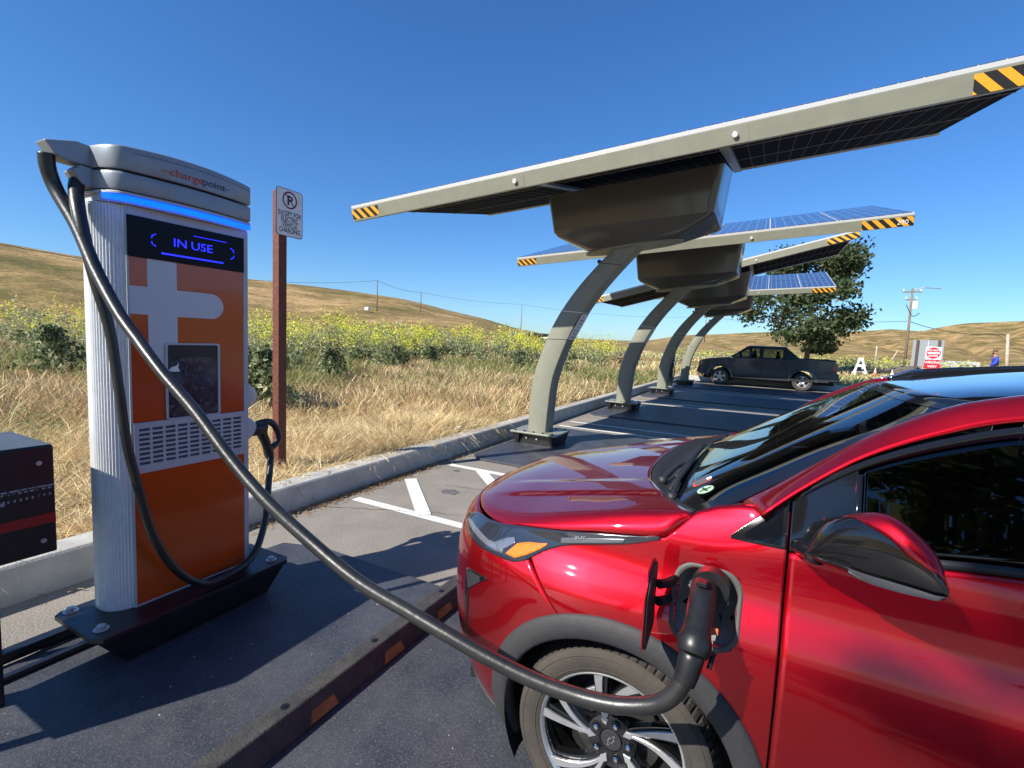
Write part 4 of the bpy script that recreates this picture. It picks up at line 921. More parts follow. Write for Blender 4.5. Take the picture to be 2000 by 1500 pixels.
# --- arch cladding, liners
def clad(wx, t0, t1, nm='wheel_arch_cladding'):
    G = []
    for r, off in ((.368, -.03), (.368, .010), (.376, .016), (.405, .018), (.436, .012), (.444, .004), (.446, -.006)):
        row = []
        for k in range(73):
            t = R_(t0+(t1-t0)*k/72); x = wx+r*math.cos(t); z = HZ+r*math.sin(t); z = max(z, .155); row.append(tuple(S(x, z, off)))
        G.append(row)
    return pan(nm, G, m_pl, solid=.003)
clad(HX, 202, -22); clad(RX, 202, -22)
for wx in (HX, RX):
    G = [[(wx+r*math.cos(R_(t)), y, HZ+r*math.sin(R_(t))) for t in range(-30, 211, 8)] for r, y in ((.372, 1.425), (.385, 1.48), (.385, 1.80), (.05, 1.80))]
    pan('wheel_well', G, m_under, solid=0)
G = patch([(-.02+2.0*k/20, .165) for k in range(21)], [(.06+1.90*k/20, .285) for k in range(21)], 30, 6, .012); pan('sill_cladding', G, m_pl, solid=.006)
# --- wheels
m_ty = mat('tyre_rubber', (.040, .036, .031), .85, col2=(.068, .056, .043), vscale=7, bump=.2, bscale=80)
m_tyt = mat('tyre_tread', (.032, .030, .027), .9, col2=(.060, .052, .042), vscale=40, bump=.2, bscale=120)
def wheel(wx, wy, sgn):
    """sgn=-1: outer face towards -Y"""
    w_ = bpy.data.objects.new('wheel', None); sc.collection.objects.link(w_); w_.parent = car; w_.location = Vector((wx, wy, HZ))-car.location; w_.empty_display_size = .1
    f = lambda r, t, y: (wx+r*math.cos(t), wy+sgn*y, HZ+r*math.sin(t))
    # y measured outward from wheel centre plane; tyre half width .108
    pr = [(.222, .080), (.228, .094), (.240, .104), (.262, .112), (.285, .1145), (.303, .110), (.312, .100)]
    a = MB(); N = 96
    G = [[f(r, 2*math.pi*k/N, y) for k in range(N+1)] for r, y in [(.215, .07)]+pr]
    a.grid(G); G = [[f(r, 2*math.pi*k/N, -y) for k in range(N+1)] for r, y in pr+[(.215, .07)]]; a.grid([g[::-1] for g in G][::1]); ty = a.build('tyre', m_ty, w_, smooth=True)
    # raised rings on the sidewall
    a = MB(); a.grid([[f(r, 2*math.pi*k/N, y) for k in range(N+1)] for r, y in ((.249, .1085), (.251, .1105), (.253, .1095))]); a.grid([[f(r, 2*math.pi*k/N, y) for k in range(N+1)] for r, y in ((.292, .1135), (.295, .1155), (.2975, .1125))]); a.build('sidewall_ring', m_ty, ty, smooth=True)
    # tread: ribs and cut blocks
    NT = 288; ysx = [-.100, -.080, -.0795, -.078, -.0755, -.050, -.0485, -.044, -.0425, -.016, -.0145, -.010, -.0085, .0085, .010, .0145, .016, .0425, .044, .0485, .050, .0755, .078, .0795, .080, .100]
    groove = {(-.0485, -.044), (-.0145, -.010), (.010, .0145), (.044, .0485), (-.0795, -.078), (.078, .0795)}
    G = []
    for y in ysx:
        row = []
        for k in range(NT+1):
            r = .3225-.010*(abs(y)/.1)**3
            if any(g0-1e-6 <= y <= g1+1e-6 for g0, g1 in groove): r -= .0065
            kk = (k % 4); sh = abs(y) > .055; md = .02 < abs(y) < .044
            if sh and kk == 0: r -= .006
            if md and (k+2) % 6 == 0: r -= .004
            row.append(f(r, 2*math.pi*(k+(14*y))/NT, y))
        G.append(row)
    a = MB(); a.grid(G); a.build('tread', m_tyt, ty)
    # rim barrel
    a = MB(); a.grid([[f(r, 2*math.pi*k/72, y) for k in range(73)] for r, y in ((.232, .088), (.236, .098), (.233, .1025), (.228, .100), (.222, .088), (.212, .05), (.205, -.06))]); rim = a.build('rim', m_silv, w_, smooth=True, autos=50)
    a = MB(); a.grid([[f(r, 2*math.pi*k/72, y) for k in range(73)] for r, y in ((.2205, .089), (.213, .078), (.209, .03), (.205, -.04))]); a.build('inner_barrel', m_gb, rim, smooth=True)
    # spokes: five twisted pairs: silver face above black body
    def spoke(a0, r0, a1, r1, w0, w1, y0, y1, yb):
        P = []; n_ = 10
        for i in range(n_+1):
            t = i/n_; r = r0+(r1-r0)*t; an = a0+(a1-a0)*(t**.8); wdt = w0+(w1-w0)*t**1.4; P.append((r, an, wdt, y0+(y1-y0)*t))
        V = []
        for r, an, wdt, y in P:
            c = Vector((r*math.cos(an), r*math.sin(an))); tn_ = Vector((-math.sin(an), math.cos(an)))
            for s_, yy in ((-1, y), (1, y), (1, y-yb), (-1, y-yb)):
                q = c+tn_*wdt*s_/2; V.append((wx+q.x, wy+sgn*yy, HZ+q.y))
        F = [(i*4+j, i*4+(j+1) % 4, (i+1)*4+(j+1) % 4, (i+1)*4+j) for i in range(n_) for j in range(4)]+[(0, 1, 2, 3), (n_*4+3, n_*4+2, n_*4+1, n_*4)]
        return V, F
    for k in range(5):
        th = R_(112-72*k); a = MB(); b2 = MB()
        for da, w1 in ((R_(-10), .030), (R_(-40), .034)):
            V, F = spoke(th, .060, th+da, .229, .010, w1, .074, .0975, .010); a.add(V, F)
            V, F = spoke(th+R_(1), .045, th+da+R_(-1), .226, .030, w1+.022, .062, .084, .030); b2.add(V, F)
        # heel of the V and outer shoulder
        a.add([f(.048, th, .074), f(.072, th+.16, .0765), f(.082, th-.02, .0775), f(.072, th-.22, .0765), f(.048, th, .064), f(.072, th+.16, .066), f(.082, th-.02, .067), f(.072, th-.22, .066)], [(0, 1, 2, 3), (7, 6, 5, 4), (0, 4, 5, 1), (1, 5, 6, 2), (2, 6, 7, 3), (3, 7, 4, 0)])
        s_ = a.build('spoke', m_silv, rim, bev=.0015, seg=1); b2.build('spoke_body', m_gb, rim, bev=.003, seg=2)
    a = MB(); a.grid([[f(r, 2*math.pi*k/40, y) for k in range(41)] for r, y in ((.080, .045), (.078, .066), (.060, .0715), (.038, .070), (.036, .066))]); a.build('hub', m_gb, rim, smooth=True, autos=40)
    a = MB(); a.cyl(f(0, 0, .05), f(0, 0, .0715), .0335, 32); cp_ = a.build('centre_cap', mat('cap_black', (.03, .03, .032), .35) if 'cap_black' not in bpy.data.materials else bpy.data.materials['cap_black'], rim, bev=.002)
    bt = [(-.020, -.003), (-.0075, -.003), (-.0075, -.0085), (.0095, -.0085), (.0115, -.003), (.022, -.003), (.020, .003), (.0075, .003), (.0075, .0085), (-.0095, .0085), (-.0115, .003), (-.022, .003)]
    ci, si = math.cos(R_(62)), math.sin(R_(62)); o_ = [(x*ci-z*si, x*si+z*ci) for x, z in bt]; i_ = [(x*.78*ci-z*.66*si, x*.78*si+z*.66*ci) for x, z in bt]
    V = [(wx+x, wy+sgn*.0722, HZ+z) for x, z in o_]+[(wx+x, wy+sgn*.0722, HZ+z) for x, z in i_]; mk('emblem', V, [(k, (k+1) % 12, 12+(k+1) % 12, 12+k) for k in range(12)], m_chr, cp_)
    for k in range(5):
        t = R_(76-72*k); c_ = f(.057, t, .066); d_ = f(.057, t, .082)
        a = MB(); a.tube([c_, f(.057, t, .078), d_], [.0095, .0095, .006], 8); a.build('wheel_nut', m_chr, rim)
        a = MB(); a.ring(f(.057, t, .0715), (0, 1, 0), .0135, .0025, 18, 5); a.build('nut_seat', m_gb, rim, smooth=True)
    a = MB(); a.cyl(f(0, 0, .0), f(0, 0, .012), .145, 40); a.build('brake_disc', mat('brake_steel', (.22, .21, .20), .35, metal=.9) if 'brake_steel' not in bpy.data.materials else bpy.data.materials['brake_steel'], w_)
    a = MB(); a.prism([(.15*math.cos(R_(t)), .15*math.sin(R_(t))) for t in range(100, 160, 8)]+[(.085*math.cos(R_(t)), .085*math.sin(R_(t))) for t in range(156, 96, -8)], -.02, .032, lambda u, v, d: (wx+u, wy+sgn*d, HZ+v)); a.build('brake_caliper', m_steel, w_, bev=.004)
    a = MB(); a.cyl(f(0, 0, -.10), f(0, 0, -.02), .20, 32); a.build('wheel_back', m_under, w_)
wheel(HX, 1.528, -1); wheel(RX, 1.528, -1); wheel(HX, 2*Yc-1.528, 1); wheel(RX, 2*Yc-1.528, 1)
# --- charge port
def portring(du, off, x0=PC[0], z0=PC[1]):
    return [tuple(S(x0+u, z0+v, off)) for u, v in rrect(-.090-du, .086+du, -.104-du, .100+du, .055, 7)]
def nest(rings, m, nm, par=None, **k):
    n = len(rings[0]); V = [p for r in rings for p in r]; F = [(i*n+j, i*n+(j+1) % n, (i+1)*n+(j+1) % n, (i+1)*n+j) for i in range(len(rings)-1) for j in range(n)]
    return mk(nm, V, F, m, par or car, smooth=True, **k)
pr_ = nest([portring(.004, -.002), portring(.003, .0035), portring(-.006, .0030), portring(-.010, -.006)], mat('rubber_seal', (.085, .085, .08), .6), 'charge_port')
def deep(du, dy): return [(p[0], p[1]+dy, p[2]) for p in portring(du, 0)]
nest([deep(-.009, .004), deep(-.014, .03), deep(-.022, .052), deep(-.08, .056)], mat('port_grey', (.20, .205, .205), .5, var=.15, vscale=20), 'port_bowl', pr_)
a = MB(); y_ = 1.455; a.cyl((-.086, y_, .905), (-.086, 1.405, .905), .052, 28); a.cyl((-.086, y_, .825), (-.086, 1.425, .825), .036, 24); a.cyl((-.022, y_, .84), (-.022, 1.43, .84), .008, 10)
a.build('socket', m_plb, pr_, bev=.002)
# port door, hinged open along its front edge
fl = MB(); R1 = rrect(0, .185, -.108, .108, .05, 6)
def flap(u, v, d):
    bow = .010*(1-(v/.108)**2)+.010*(1-((u-.09)/.095)**2)
    return (-.224+.009*u/.185-bow+d, 1.378-.178*(u/.185), .888+v*1.0+.012)
fl.prism(R1, -.0, .004, flap); fp = fl.build('port_door', m_red, car, smooth=False)
fl = MB(); fl.prism([(u*.93+.006, v*.93) for u, v in R1], .004, .011, flap); fl.build('door_liner', m_plb, fp)
fl = MB(); fl.tube([(-.19, 1.44, .86), (-.20, 1.40, .865), (-.215, 1.372, .87)], .014, 8); fl.tube([(-.19, 1.44, .91), (-.20, 1.40, .915), (-.215, 1.372, .92)], .014, 8); fl.build('door_hinge', m_plb, fp)
# --- door mirror
TP = itp([(1578, 1066), (1590, 1046), (1605, 1030), (1630, 1015), (1660, 1008), (1700, 1004), (1730, 1008), (1760, 1022), (1790, 1045), (1820, 1075), (1838, 1100), (1853, 1150)])
BP = itp([(1578, 1078), (1590, 1090), (1640, 1110), (1700, 1136), (1760, 1154), (1800, 1163), (1835, 1170), (1853, 1162)])
def pray(px, py, Y):
    d = FWD + RT*((px-1000)/950.97) - UP*((py-750)/950.97); return CO + d*((Y-CO.y)/d.y)
sec = []
for k in range(25):
    s = k/24; px = 1578+275*s; Y = 1.335-.150*s; p = pray(px, TP(px), Y); q = pray(px, BP(px), Y); sec.append((p, q, Y, s))
def mirsurf(s_i, fr, dp=1., off=0.):
    p, q, Y, s = sec[s_i]; c = (p+q)/2; h = (p-q)/2; vdir = Vector((c.x-CO.x, c.y-CO.y, 0)).normalized(); thk = .050*(math.sin(math.pi*min(1, .12+.80*s))**.6)
    a_ = fr*math.pi; return tuple(c + h*math.cos(a_)*(1+off*20) - vdir*(thk*(abs(math.sin(a_))**.85)*(1 if math.sin(a_) >= 0 else -1)*dp+off))
G = [[mirsurf(k, 2*j/40) for j in range(41)] for k in range(25)]
mr_ = mk('door_mirror', *gmesh(G), m_gb, car, smooth=True)
cut = itp([(0, 0), (.26, .02), (.43, .22), (.60, .33), (.75, .40), (.86, .40), (.95, .32), (1, .22)])
G = []
for k in range(6, 25):
    s = sec[k][3]; f1 = cut(s); G.append([mirsurf(k, f1-(f1+.55)*j/16, 1., .0022) for j in range(17)])
V, F = gmesh(G); mk('mirror_cap', V, F, m_red, mr_, smooth=True, solid=.002, soff=1)
G = []
for k in range(7, 25):
    G.append([mirsurf(k, f, 1., .0045) for f in (.68, .72, .76, .80)])
V, F = gmesh(G); mk('turn_signal', V, F, m_chr, mr_, smooth=True)
a = MB(); a.tube(spline([(.125, 1.445, 1.085), (.135, 1.40, 1.09), (.15, 1.35, 1.10)], 4), [.030, .030, .028, .026, .026, .026, .026, .026, .026], 14, flat=.7); a.build('mirror_arm', m_gb, mr_, smooth=True)
# far mirror
V, F = gmesh([[mirsurf(k, 2*j/20) for j in range(21)] for k in range(25)]); mk('door_mirror', mir(V), [f[::-1] for f in F], m_gb, car, smooth=True)
# --- roof rails
for s_ in (1, -1):
    yy = Yc+s_*.49; x0 = .50 if s_ > 0 else .86
    zt = lambda x: roofz(x)-.012
    a = MB(); P = spline([(x0, yy, zt(x0)+.004 if s_ > 0 else 1.535), (x0+.06, yy, zt(x0+.06)+.012), (x0+.18, yy, zt(x0+.18)+.018), (1.3, yy, 1.590), (1.9, yy, 1.575), (2.25, yy, 1.535), (2.4, yy, 1.50)], 6)
    a.grid([[tuple(p+Vector((0, dy, dz))) for p in P] for dy, dz in ((-.016, -.045), (-.013, .004), (-.006, .012), (.006, .012), (.013, .004), (.016, -.045))]); rl = a.build('roof_rail', m_gb, car, smooth=True, solid=.003)
    a = MB(); a.tube([P[0]+Vector((-.06, 0, -.01)), P[0]+Vector((-.02, 0, .0)), P[2]+Vector((0, 0, .006)), P[8]+Vector((0, 0, .012)), P[13]+Vector((0, 0, .012))], [.004, .010, .012, .012, .004], 8, flat=.5); a.build('rail_tip', m_chr, rl, smooth=True)
# --- tail
pan('tail_lamp', patch([(2.58, 1.04), (2.84, 1.05)], [(2.60, 1.11), (2.84, 1.13)], 16, 4, .008), mat('tail_red', (.45, .01, .01), .1, coat=1), solid=.006)
zt_ = 1.23; xe_ = 2.80+(.62-.5*bN(zt_)-.35); GG = []
for t in range(6):
    row = []
    for j in range(31):
        f = 2*j/30-1; p = Vector(G_roof_end[j]); X = xe_-.10*abs(f)**3; q = Vector((X, Yc+f*halfw(X-.005, zt_)*(.98 if abs(f) > .9 else 1), zt_)); q.y = Yc+f*.66; row.append(tuple(p.lerp(q, t/5)+Vector((.05*math.sin(math.pi*t/5)*(1-f*f), 0, 0))))
    GG.append(row)
pan('tailgate', GG, m_red, far=False, solid=0, flip=True)
# --- cabin
m_int = mat('interior_grey', (.055, .056, .058), .7, var=.1); m_seat = mat('seat_cloth', (.11, .11, .112), .85, var=.15, vscale=40)
G = []
for i in range(9):
    t = i/8; row = []
    for j in range(21):
        f = 2*j/20-1; row.append((-.235+.12*abs(f)**2.4+.50*t, Yc+f*.69, 1.055+.035*math.sin(math.pi*min(1, t*1.2))-.25*max(0, t-.8)*5*(t > .8)))
    G.append(row)
V, F = gmesh(G); mk('dashboard', V, [f[::-1] for f in F], m_int, car, smooth=True)
for yy in (Yc-.36, Yc+.36):
    s_ = MB(); s_.prism(rrect(-.24, .24, 0, .62, .09), -.07, .07, lambda u, v, d: (.98+d+.22*v, yy+u, .62+v)); s_.prism(rrect(-.12, .12, 0, .17, .05), -.045, .045, lambda u, v, d: (1.14+d+.1*v, yy+u, 1.265+v)); s_.prism(rrect(-.25, .25, -.25, .25, .08), 0, .14, lambda u, v, d: (.76+v, yy+u, .52+d)); s_.build('seat', m_seat, car, bev=.02, seg=3)
a = MB(); a.ring((.36, Yc-.36, 1.02), (-.9, 0, .42), .175, .016, 36, 8); a.tube([(.36, Yc-.53, 1.02), (.38, Yc-.36, 1.0), (.36, Yc-.19, 1.02)], .02, 8); a.cyl((.36, Yc-.36, 1.01), (.15, Yc-.36, .93), .035, 12); a.build('steering_wheel', m_int, car, smooth=True)
a = MB(); a.prism(rrect(-.12, .12, -.035, .035, .02), -.015, .015, lambda u, v, d: (.40+d, Yc+u, 1.40+v)); a.cyl((.40, Yc, 1.42), (.39, Yc, 1.475), .01, 8); a.build('rear_view_mirror', m_plb, car)
a = MB(); a.prism(rrect(-.045, .045, -.055, .055, .015), 0, .012, lambda u, v, d: (.475+v, 1.97+u, 1.452+d)); a.build('toll_tag', mat('tag_cream', (.62, .70, .62), .5), car)
a = MB(); a.box(.66, 2.3, Yc-.50, Yc+.50, 1.485, 1.491); a.build('headliner', mat('headliner', (.14, .14, .135), .9), car)
for s_ in (-1, 1): a = MB(); a.box(.15, 2.7, Yc+s_*.775-.012, Yc+s_*.775+.012, .42, 1.0); a.build('door_trim', m_int, car)
a = MB(); a.box(2.68, 2.70, Yc-.75, Yc+.75, .42, 1.20); a.build('boot_trim', m_int, car)
# ------------------------------------------------------------------ vegetation
def npmesh(name, V, faces_n, idx, mats, col=None, parent=None, loc=None):
    """V (n,3); idx flat loop indices; faces_n verts per face array; col per vertex rgb"""
    me = bpy.data.meshes.new(name); me.vertices.add(len(V)); me.vertices.foreach_set('co', np.asarray(V, np.float32).ravel())
    me.loops.add(len(idx)); me.loops.foreach_set('vertex_index', np.asarray(idx, np.int32))
    st_ = np.concatenate([[0], np.cumsum(faces_n)[:-1]]).astype(np.int32); me.polygons.add(len(faces_n)); me.polygons.foreach_set('loop_start', st_)
    me.update(calc_edges=True)
    if col is not None:
        at = me.color_attributes.new('col', 'FLOAT_COLOR', 'POINT'); at.data.foreach_set('color', np.hstack([col, np.ones((len(col), 1))]).astype(np.float32).ravel())
    for m in (mats if isinstance(mats, list) else [mats]): me.materials.append(m)
    o = bpy.data.objects.new(name, me); sc.collection.objects.link(o); o.parent = parent
    if loc is not None: o.location = loc
    return o
def leafmat(name, rough=.7, trans=.35):
    m = bpy.data.materials.new(name); m.use_nodes = True; n = m.node_tree; L = n.links.new; b = n.nodes['Principled BSDF']
    a = n.nodes.new('ShaderNodeAttribute'); a.attribute_name = 'col'; L(a.outputs['Color'], b.inputs['Base Color']); b.inputs['Roughness'].default_value = rough; b.inputs['Specular IOR Level'].default_value = .25
    t = n.nodes.new('ShaderNodeBsdfTranslucent'); L(a.outputs['Color'], t.inputs[0]); x = n.nodes.new('ShaderNodeMixShader'); x.inputs[0].default_value = trans
    L(b.outputs[0], x.inputs[1]); L(t.outputs[0], x.inputs[2]); L(x.outputs[0], n.nodes['Material Output'].inputs[0]); return m
m_leaf = leafmat('foliage'); m_straw = leafmat('dry_straw', .6, .25)
def blades(P, h, wd, ldir, lean, col, droop=.35):
    """P (n,3) roots, h length, wd width, ldir lean azimuth, lean 0..1.5"""
    n = len(P); fw = ldir; dx, dy = np.cos(fw), np.sin(fw); s = rng.uniform(0, 2*np.pi, n); sx_, sy_2 = np.cos(s), np.sin(s)
    V = np.zeros((n, 7, 3)); k = 0
    pos = P.copy(); ang = lean*.35
    prev = pos.copy()
    for i, (t, wf) in enumerate(((0, .7), (.38, 1.), (.72, .75), (1., 0))):
        if i:
            dt = (t-(0, .38, .72)[i-1])*h; a_ = np.minimum(lean*(.45+.9*t)+droop*t, 2.3); pos = prev+np.stack([np.sin(a_)*dx*dt, np.sin(a_)*dy*dt, np.cos(a_)*dt], 1); prev = pos.copy()
        if i < 3:
            V[:, 2*i] = pos-np.stack([sx_*wd*wf/2, sy_2*wd*wf/2, 0*wd], 1); V[:, 2*i+1] = pos+np.stack([sx_*wd*wf/2, sy_2*wd*wf/2, 0*wd], 1)
        else: V[:, 6] = pos
    b = (np.arange(n)*7)[:, None]; q = np.array([[0, 1, 3, 2, 2, 3, 5, 4, 4, 5, 6]]); idx = (b+q).ravel(); fn = np.tile([4, 4, 3], n)
    c = np.repeat(col[:, None, :], 7, 1); pass
    return V.reshape(-1, 3), fn, idx, c.reshape(-1, 3)
def gz(x, y): return .17+.03*np.sin(x*1.3)*np.cos(y*1.1)+.03*np.clip(-x-8, 0, 14)
def vnoise(x, y, s, seed=0):
    r = np.random.default_rng(seed); out = 0
    for k in range(5):
        a_ = r.uniform(0, 2*np.pi); f = s*(1.3**k); out = out+np.sin((x*np.cos(a_)+y*np.sin(a_))*f+r.uniform(0, 6))*(.8**k)
    return out/2.2
C_STRAW = np.array([.82, .64, .34]); C_TAN = np.array([.60, .45, .26]); C_GRN = np.array([.24, .27, .085]); C_PALE = np.array([.86, .74, .46]); C_RED = np.array([.54, .36, .21])
def grass(N, r0, r1, a0, a1, hs_, ws_, test, cols, leanr, name, label=None, pw=1.0, over=0.):
    r = (r0**pw+(r1**pw-r0**pw)*rng.random(N))**(1/pw) if pw else r0*(r1/r0)**rng.random(N); az = np.radians(rng.uniform(a0, a1, N)); x, y = r*np.sin(az), r*np.cos(az)
    ok = test(x, y); x, y, r = x[ok], y[ok], r[ok]; n = len(x)
    cl = vnoise(x, y, 1.1, 3); c2 = vnoise(x, y, .35, 9); c3 = vnoise(x, y, 4.5, 5)
    # clumping: pull the roots towards clump centres
    gx_, gy_ = np.round(x/.22)*.22+.08*np.sin(y*31), np.round(y/.22)*.22+.08*np.sin(x*27); f_ = .72; x = x*(1-f_)+gx_*f_; y = y*(1-f_)+gy_*f_
    u = rng.random(n)
    col = cols(x, y, cl, c2, c3, u)
    col = col*rng.uniform(.7, 1.25, (n, 1))
    h = rng.uniform(hs_[0], hs_[1], n)*(1+.35*np.clip(cl, -1, 1)); wd = rng.uniform(ws_[0], ws_[1], n)*np.maximum(1, r/6)
    ld = vnoise(x, y, 1.9, 21)*3.2+rng.normal(0, 1.3, n); le = rng.uniform(leanr[0], leanr[1], n)*(1+.4*c3)
    P = np.stack([x, y, gz(x, y)-.02], 1)
    V, fn, idx, c = blades(P, h, wd, ld, np.clip(le, .02, 1.9), col)
    o = npmesh(name, V, fn, idx, m_straw, c); tag(o, kind='stuff')
    if label: o['label'] = label
    return o
infield = lambda x, y: (x < -3.80)
def colnear(x, y, cl, c2, c3, u):
    n = len(x); d = np.hypot(x+3.8, 0*y); g = np.clip((c2+.05)*.9+.3*cl+np.clip((-x-6)/10, 0, .28), .03, .7); c = np.where((u < g)[:, None], C_GRN*1.15, np.where((u < g+.30)[:, None], C_TAN, np.where((u > .85)[:, None], C_PALE, C_STRAW)))
    return c
def colmid(x, y, cl, c2, c3, u):
    g = np.clip(.40+c2*.6+.35*cl+np.clip((-x-9)/14, 0, .3), .04, .85); return np.where((u < g)[:, None], C_GRN*1.05+.02, np.where((u < g+.36)[:, None], C_RED*1.0, np.where((u > .90)[:, None], C_PALE, C_STRAW*.88)))
grass(125000, 3.9, 9.0, -88, -14, (.16, .36), (.003, .0065), infield, colnear, (.5, 1.8), 'dry_grass', 'golden dry grass just behind the kerb', pw=1.0)
grass(16000, 3.8, 11.0, -88, -18, (.25, .50), (.004, .007), lambda x, y: (x < -3.80) & (x > -4.5), colnear, (1.0, 1.7), 'flattened_straw', 'flattened golden straw spilling against the kerb', pw=1.0)
grass(110000, 8.5, 30, -88, -2, (.22, .48), (.005, .009), lambda x, y: (x < -3.85) | (y > 25.5), colmid, (.15, 1.3), 'field_grass', 'tan and green grass across the middle of the field', pw=1.0)
grass(30000, 26, 75, -20, 40, (.25, .5), (.010, .016), lambda x, y: (y > 25.6) & ~((y > 37+.09*x) & (y < 52+.05*x)), lambda x, y, cl, c2, c3, u: np.where((u < .35+.5*np.clip(c2, -.5, .6))[:, None], C_GRN*1.3+.04, C_STRAW*.85), (.1, .7), 'verge_grass', 'sparse verge grass beyond the car park', pw=1.0)
# a few seed heads leaning over the kerb
xs = rng.uniform(-3.83, -3.70, 420); ys = rng.uniform(1.9, 6.5, 420)
V, fn, idx, c = blades(np.stack([xs, ys, np.full(420, .22)], 1), rng.uniform(.08, .26, 420), rng.uniform(.008, .018, 420), rng.normal(0, .5, 420), rng.uniform(1.0, 1.9, 420), np.where(rng.random((420, 1)) < .35, C_RED*1.2, C_PALE)*rng.uniform(.8, 1.1, (420, 1)), 1.0)
tag(npmesh('seed_heads', V, fn, idx, m_straw, c), 'pale seed heads drooping over the kerb edge', kind='stuff')
# dry litter in the gutter
n_ = 1500; yy = np.abs(rng.normal(0, .9, n_))*rng.choice([-1, 1], n_)+3.75; xx = -3.565+np.abs(rng.normal(0, .06, n_))+.02; an = rng.uniform(0, 6.28, n_); ll = rng.uniform(.012, .05, n_)
P = np.stack([xx, yy, np.full(n_, .006)+rng.uniform(0, .012, n_)], 1); q = np.stack([np.cos(an)*ll, np.sin(an)*ll, rng.uniform(-.004, .01, n_)], 1); p_ = np.stack([-np.sin(an)*.004, np.cos(an)*.004, 0*an], 1)
V = np.stack([P-p_, P+p_, P+q+p_, P+q-p_], 1).reshape(-1, 3); c = np.repeat(np.where(rng.random((n_, 1)) < .6, np.array([[.42, .22, .09]]), np.array([[.62, .48, .26]]))*rng.uniform(.6, 1.1, (n_, 1)), 4, 0)
tag(npmesh('dry_litter', V, np.full(n_, 4), np.arange(4*n_), m_straw, c), 'brown dry leaf litter in the gutter under the kerb', kind='stuff')
# pebbles and chips on the deck and asphalt
n_ = 420; xx = rng.uniform(-3.3, .3, n_); yy = rng.uniform(.3, 6.5, n_); zz = np.where((xx > -2.95) & (yy < 2.3), .0245, .0015); s_ = rng.uniform(.0012, .0042, n_)**1.0
o8 = np.array([[1, 0, 0], [0, 1, 0], [-1, 0, 0], [0, -1, 0], [0, 0, .8]]); V = (np.stack([xx, yy, zz], 1)[:, None, :]+o8[None]*s_[:, None, None]*rng.uniform(.7, 1.4, (n_, 5, 1))).reshape(-1, 3)
b_ = (np.arange(n_)*5)[:, None]; idx = (b_+np.array([[0, 1, 4, 1, 2, 4, 2, 3, 4, 3, 0, 4]])).ravel(); c = np.repeat(rng.uniform(.35, .75, (n_, 1))*np.array([[1, .96, .88]]), 5, 0)
tag(npmesh('grit', V, np.full(4*n_, 3), idx, m_straw, c), 'pale grit scattered over the deck and asphalt', kind='stuff')
# --- flowering mustard
def cards(P, s, col, up=.0):
    """randomly turned leaf-sized quads"""
    n = len(P); a_ = rng.normal(size=(n, 3)); a_ /= np.linalg.norm(a_, axis=1)[:, None]; b_ = rng.normal(size=(n, 3)); b_[:, 2] += up; b_ -= a_*(a_*b_).sum(1)[:, None]; b_ /= np.linalg.norm(b_, axis=1)[:, None]
    a2 = a_*s[:, None]*.5; b2 = b_*s[:, None]*.8
    V = np.stack([P-a2*.3-b2, P+a2, P+b2*1.1, P-a2], 1).reshape(-1, 3); return V, np.full(n, 4), np.arange(4*n), np.repeat(col, 4, 0)
C_YEL = np.array([.80, .78, .09]); C_SG = np.array([.27, .31, .15]); C_DG = np.array([.09, .14, .06]); C_LS = np.array([.52, .50, .29])
def mustard_pts(n, H, Rr, yel=1.):
    """points of one plant: yellow flower heads above, pale stems, darker leaves low down"""
    t = rng.random(n)**.8; z = H*(.05+.95*t); rad = Rr*(.35+.75*np.sin(np.pi*np.clip(z/H, 0, 1)**.9)); a_ = rng.uniform(0, 6.283, n); q = rad*np.sqrt(rng.random(n)); P = np.stack([q*np.cos(a_), q*np.sin(a_), z], 1)
    # sprays: group points in vertical sprigs
    k = rng.integers(0, 26, n); sp = rng.normal(size=(26, 2))*Rr*.55; P[:, :2] = P[:, :2]*.42+sp[k]*(.4+.6*(z/H))[:, None]; P[:, 2] *= (.78+.3*rng.random(26))[k]
    zz = P[:, 2]/H; u = rng.random(n); py = np.clip((zz-.45)*2.6, 0, .9)*yel
    col = np.where((u < py)[:, None], C_YEL, np.where((zz < .38)[:, None], np.where((rng.random(n) < .22)[:, None], C_DG, np.where((rng.random(n) < .45)[:, None], C_LS, C_SG)), np.where((rng.random(n) < .45)[:, None], C_LS, C_SG)))
    s = np.where(u < py, rng.uniform(.022, .045, n), np.where(zz < .38, rng.uniform(.04, .08, n), rng.uniform(.02, .06, n)))
    return P, s, col*rng.uniform(.65, 1.25, (n, 1))
FL = [(-22, 3.0), (-17, 6.0), (-12.5, 7.4), (-13.4, 12.2), (-14.0, 16.2), (-15.5, 22), (-13, 27), (-7.5, 30)]
def front(k):  # polyline param
    i = min(len(FL)-2, int(k)); t = k-i; return np.array(FL[i])*(1-t)+np.array(FL[i+1])*t
PP, SS, CC = [], [], []
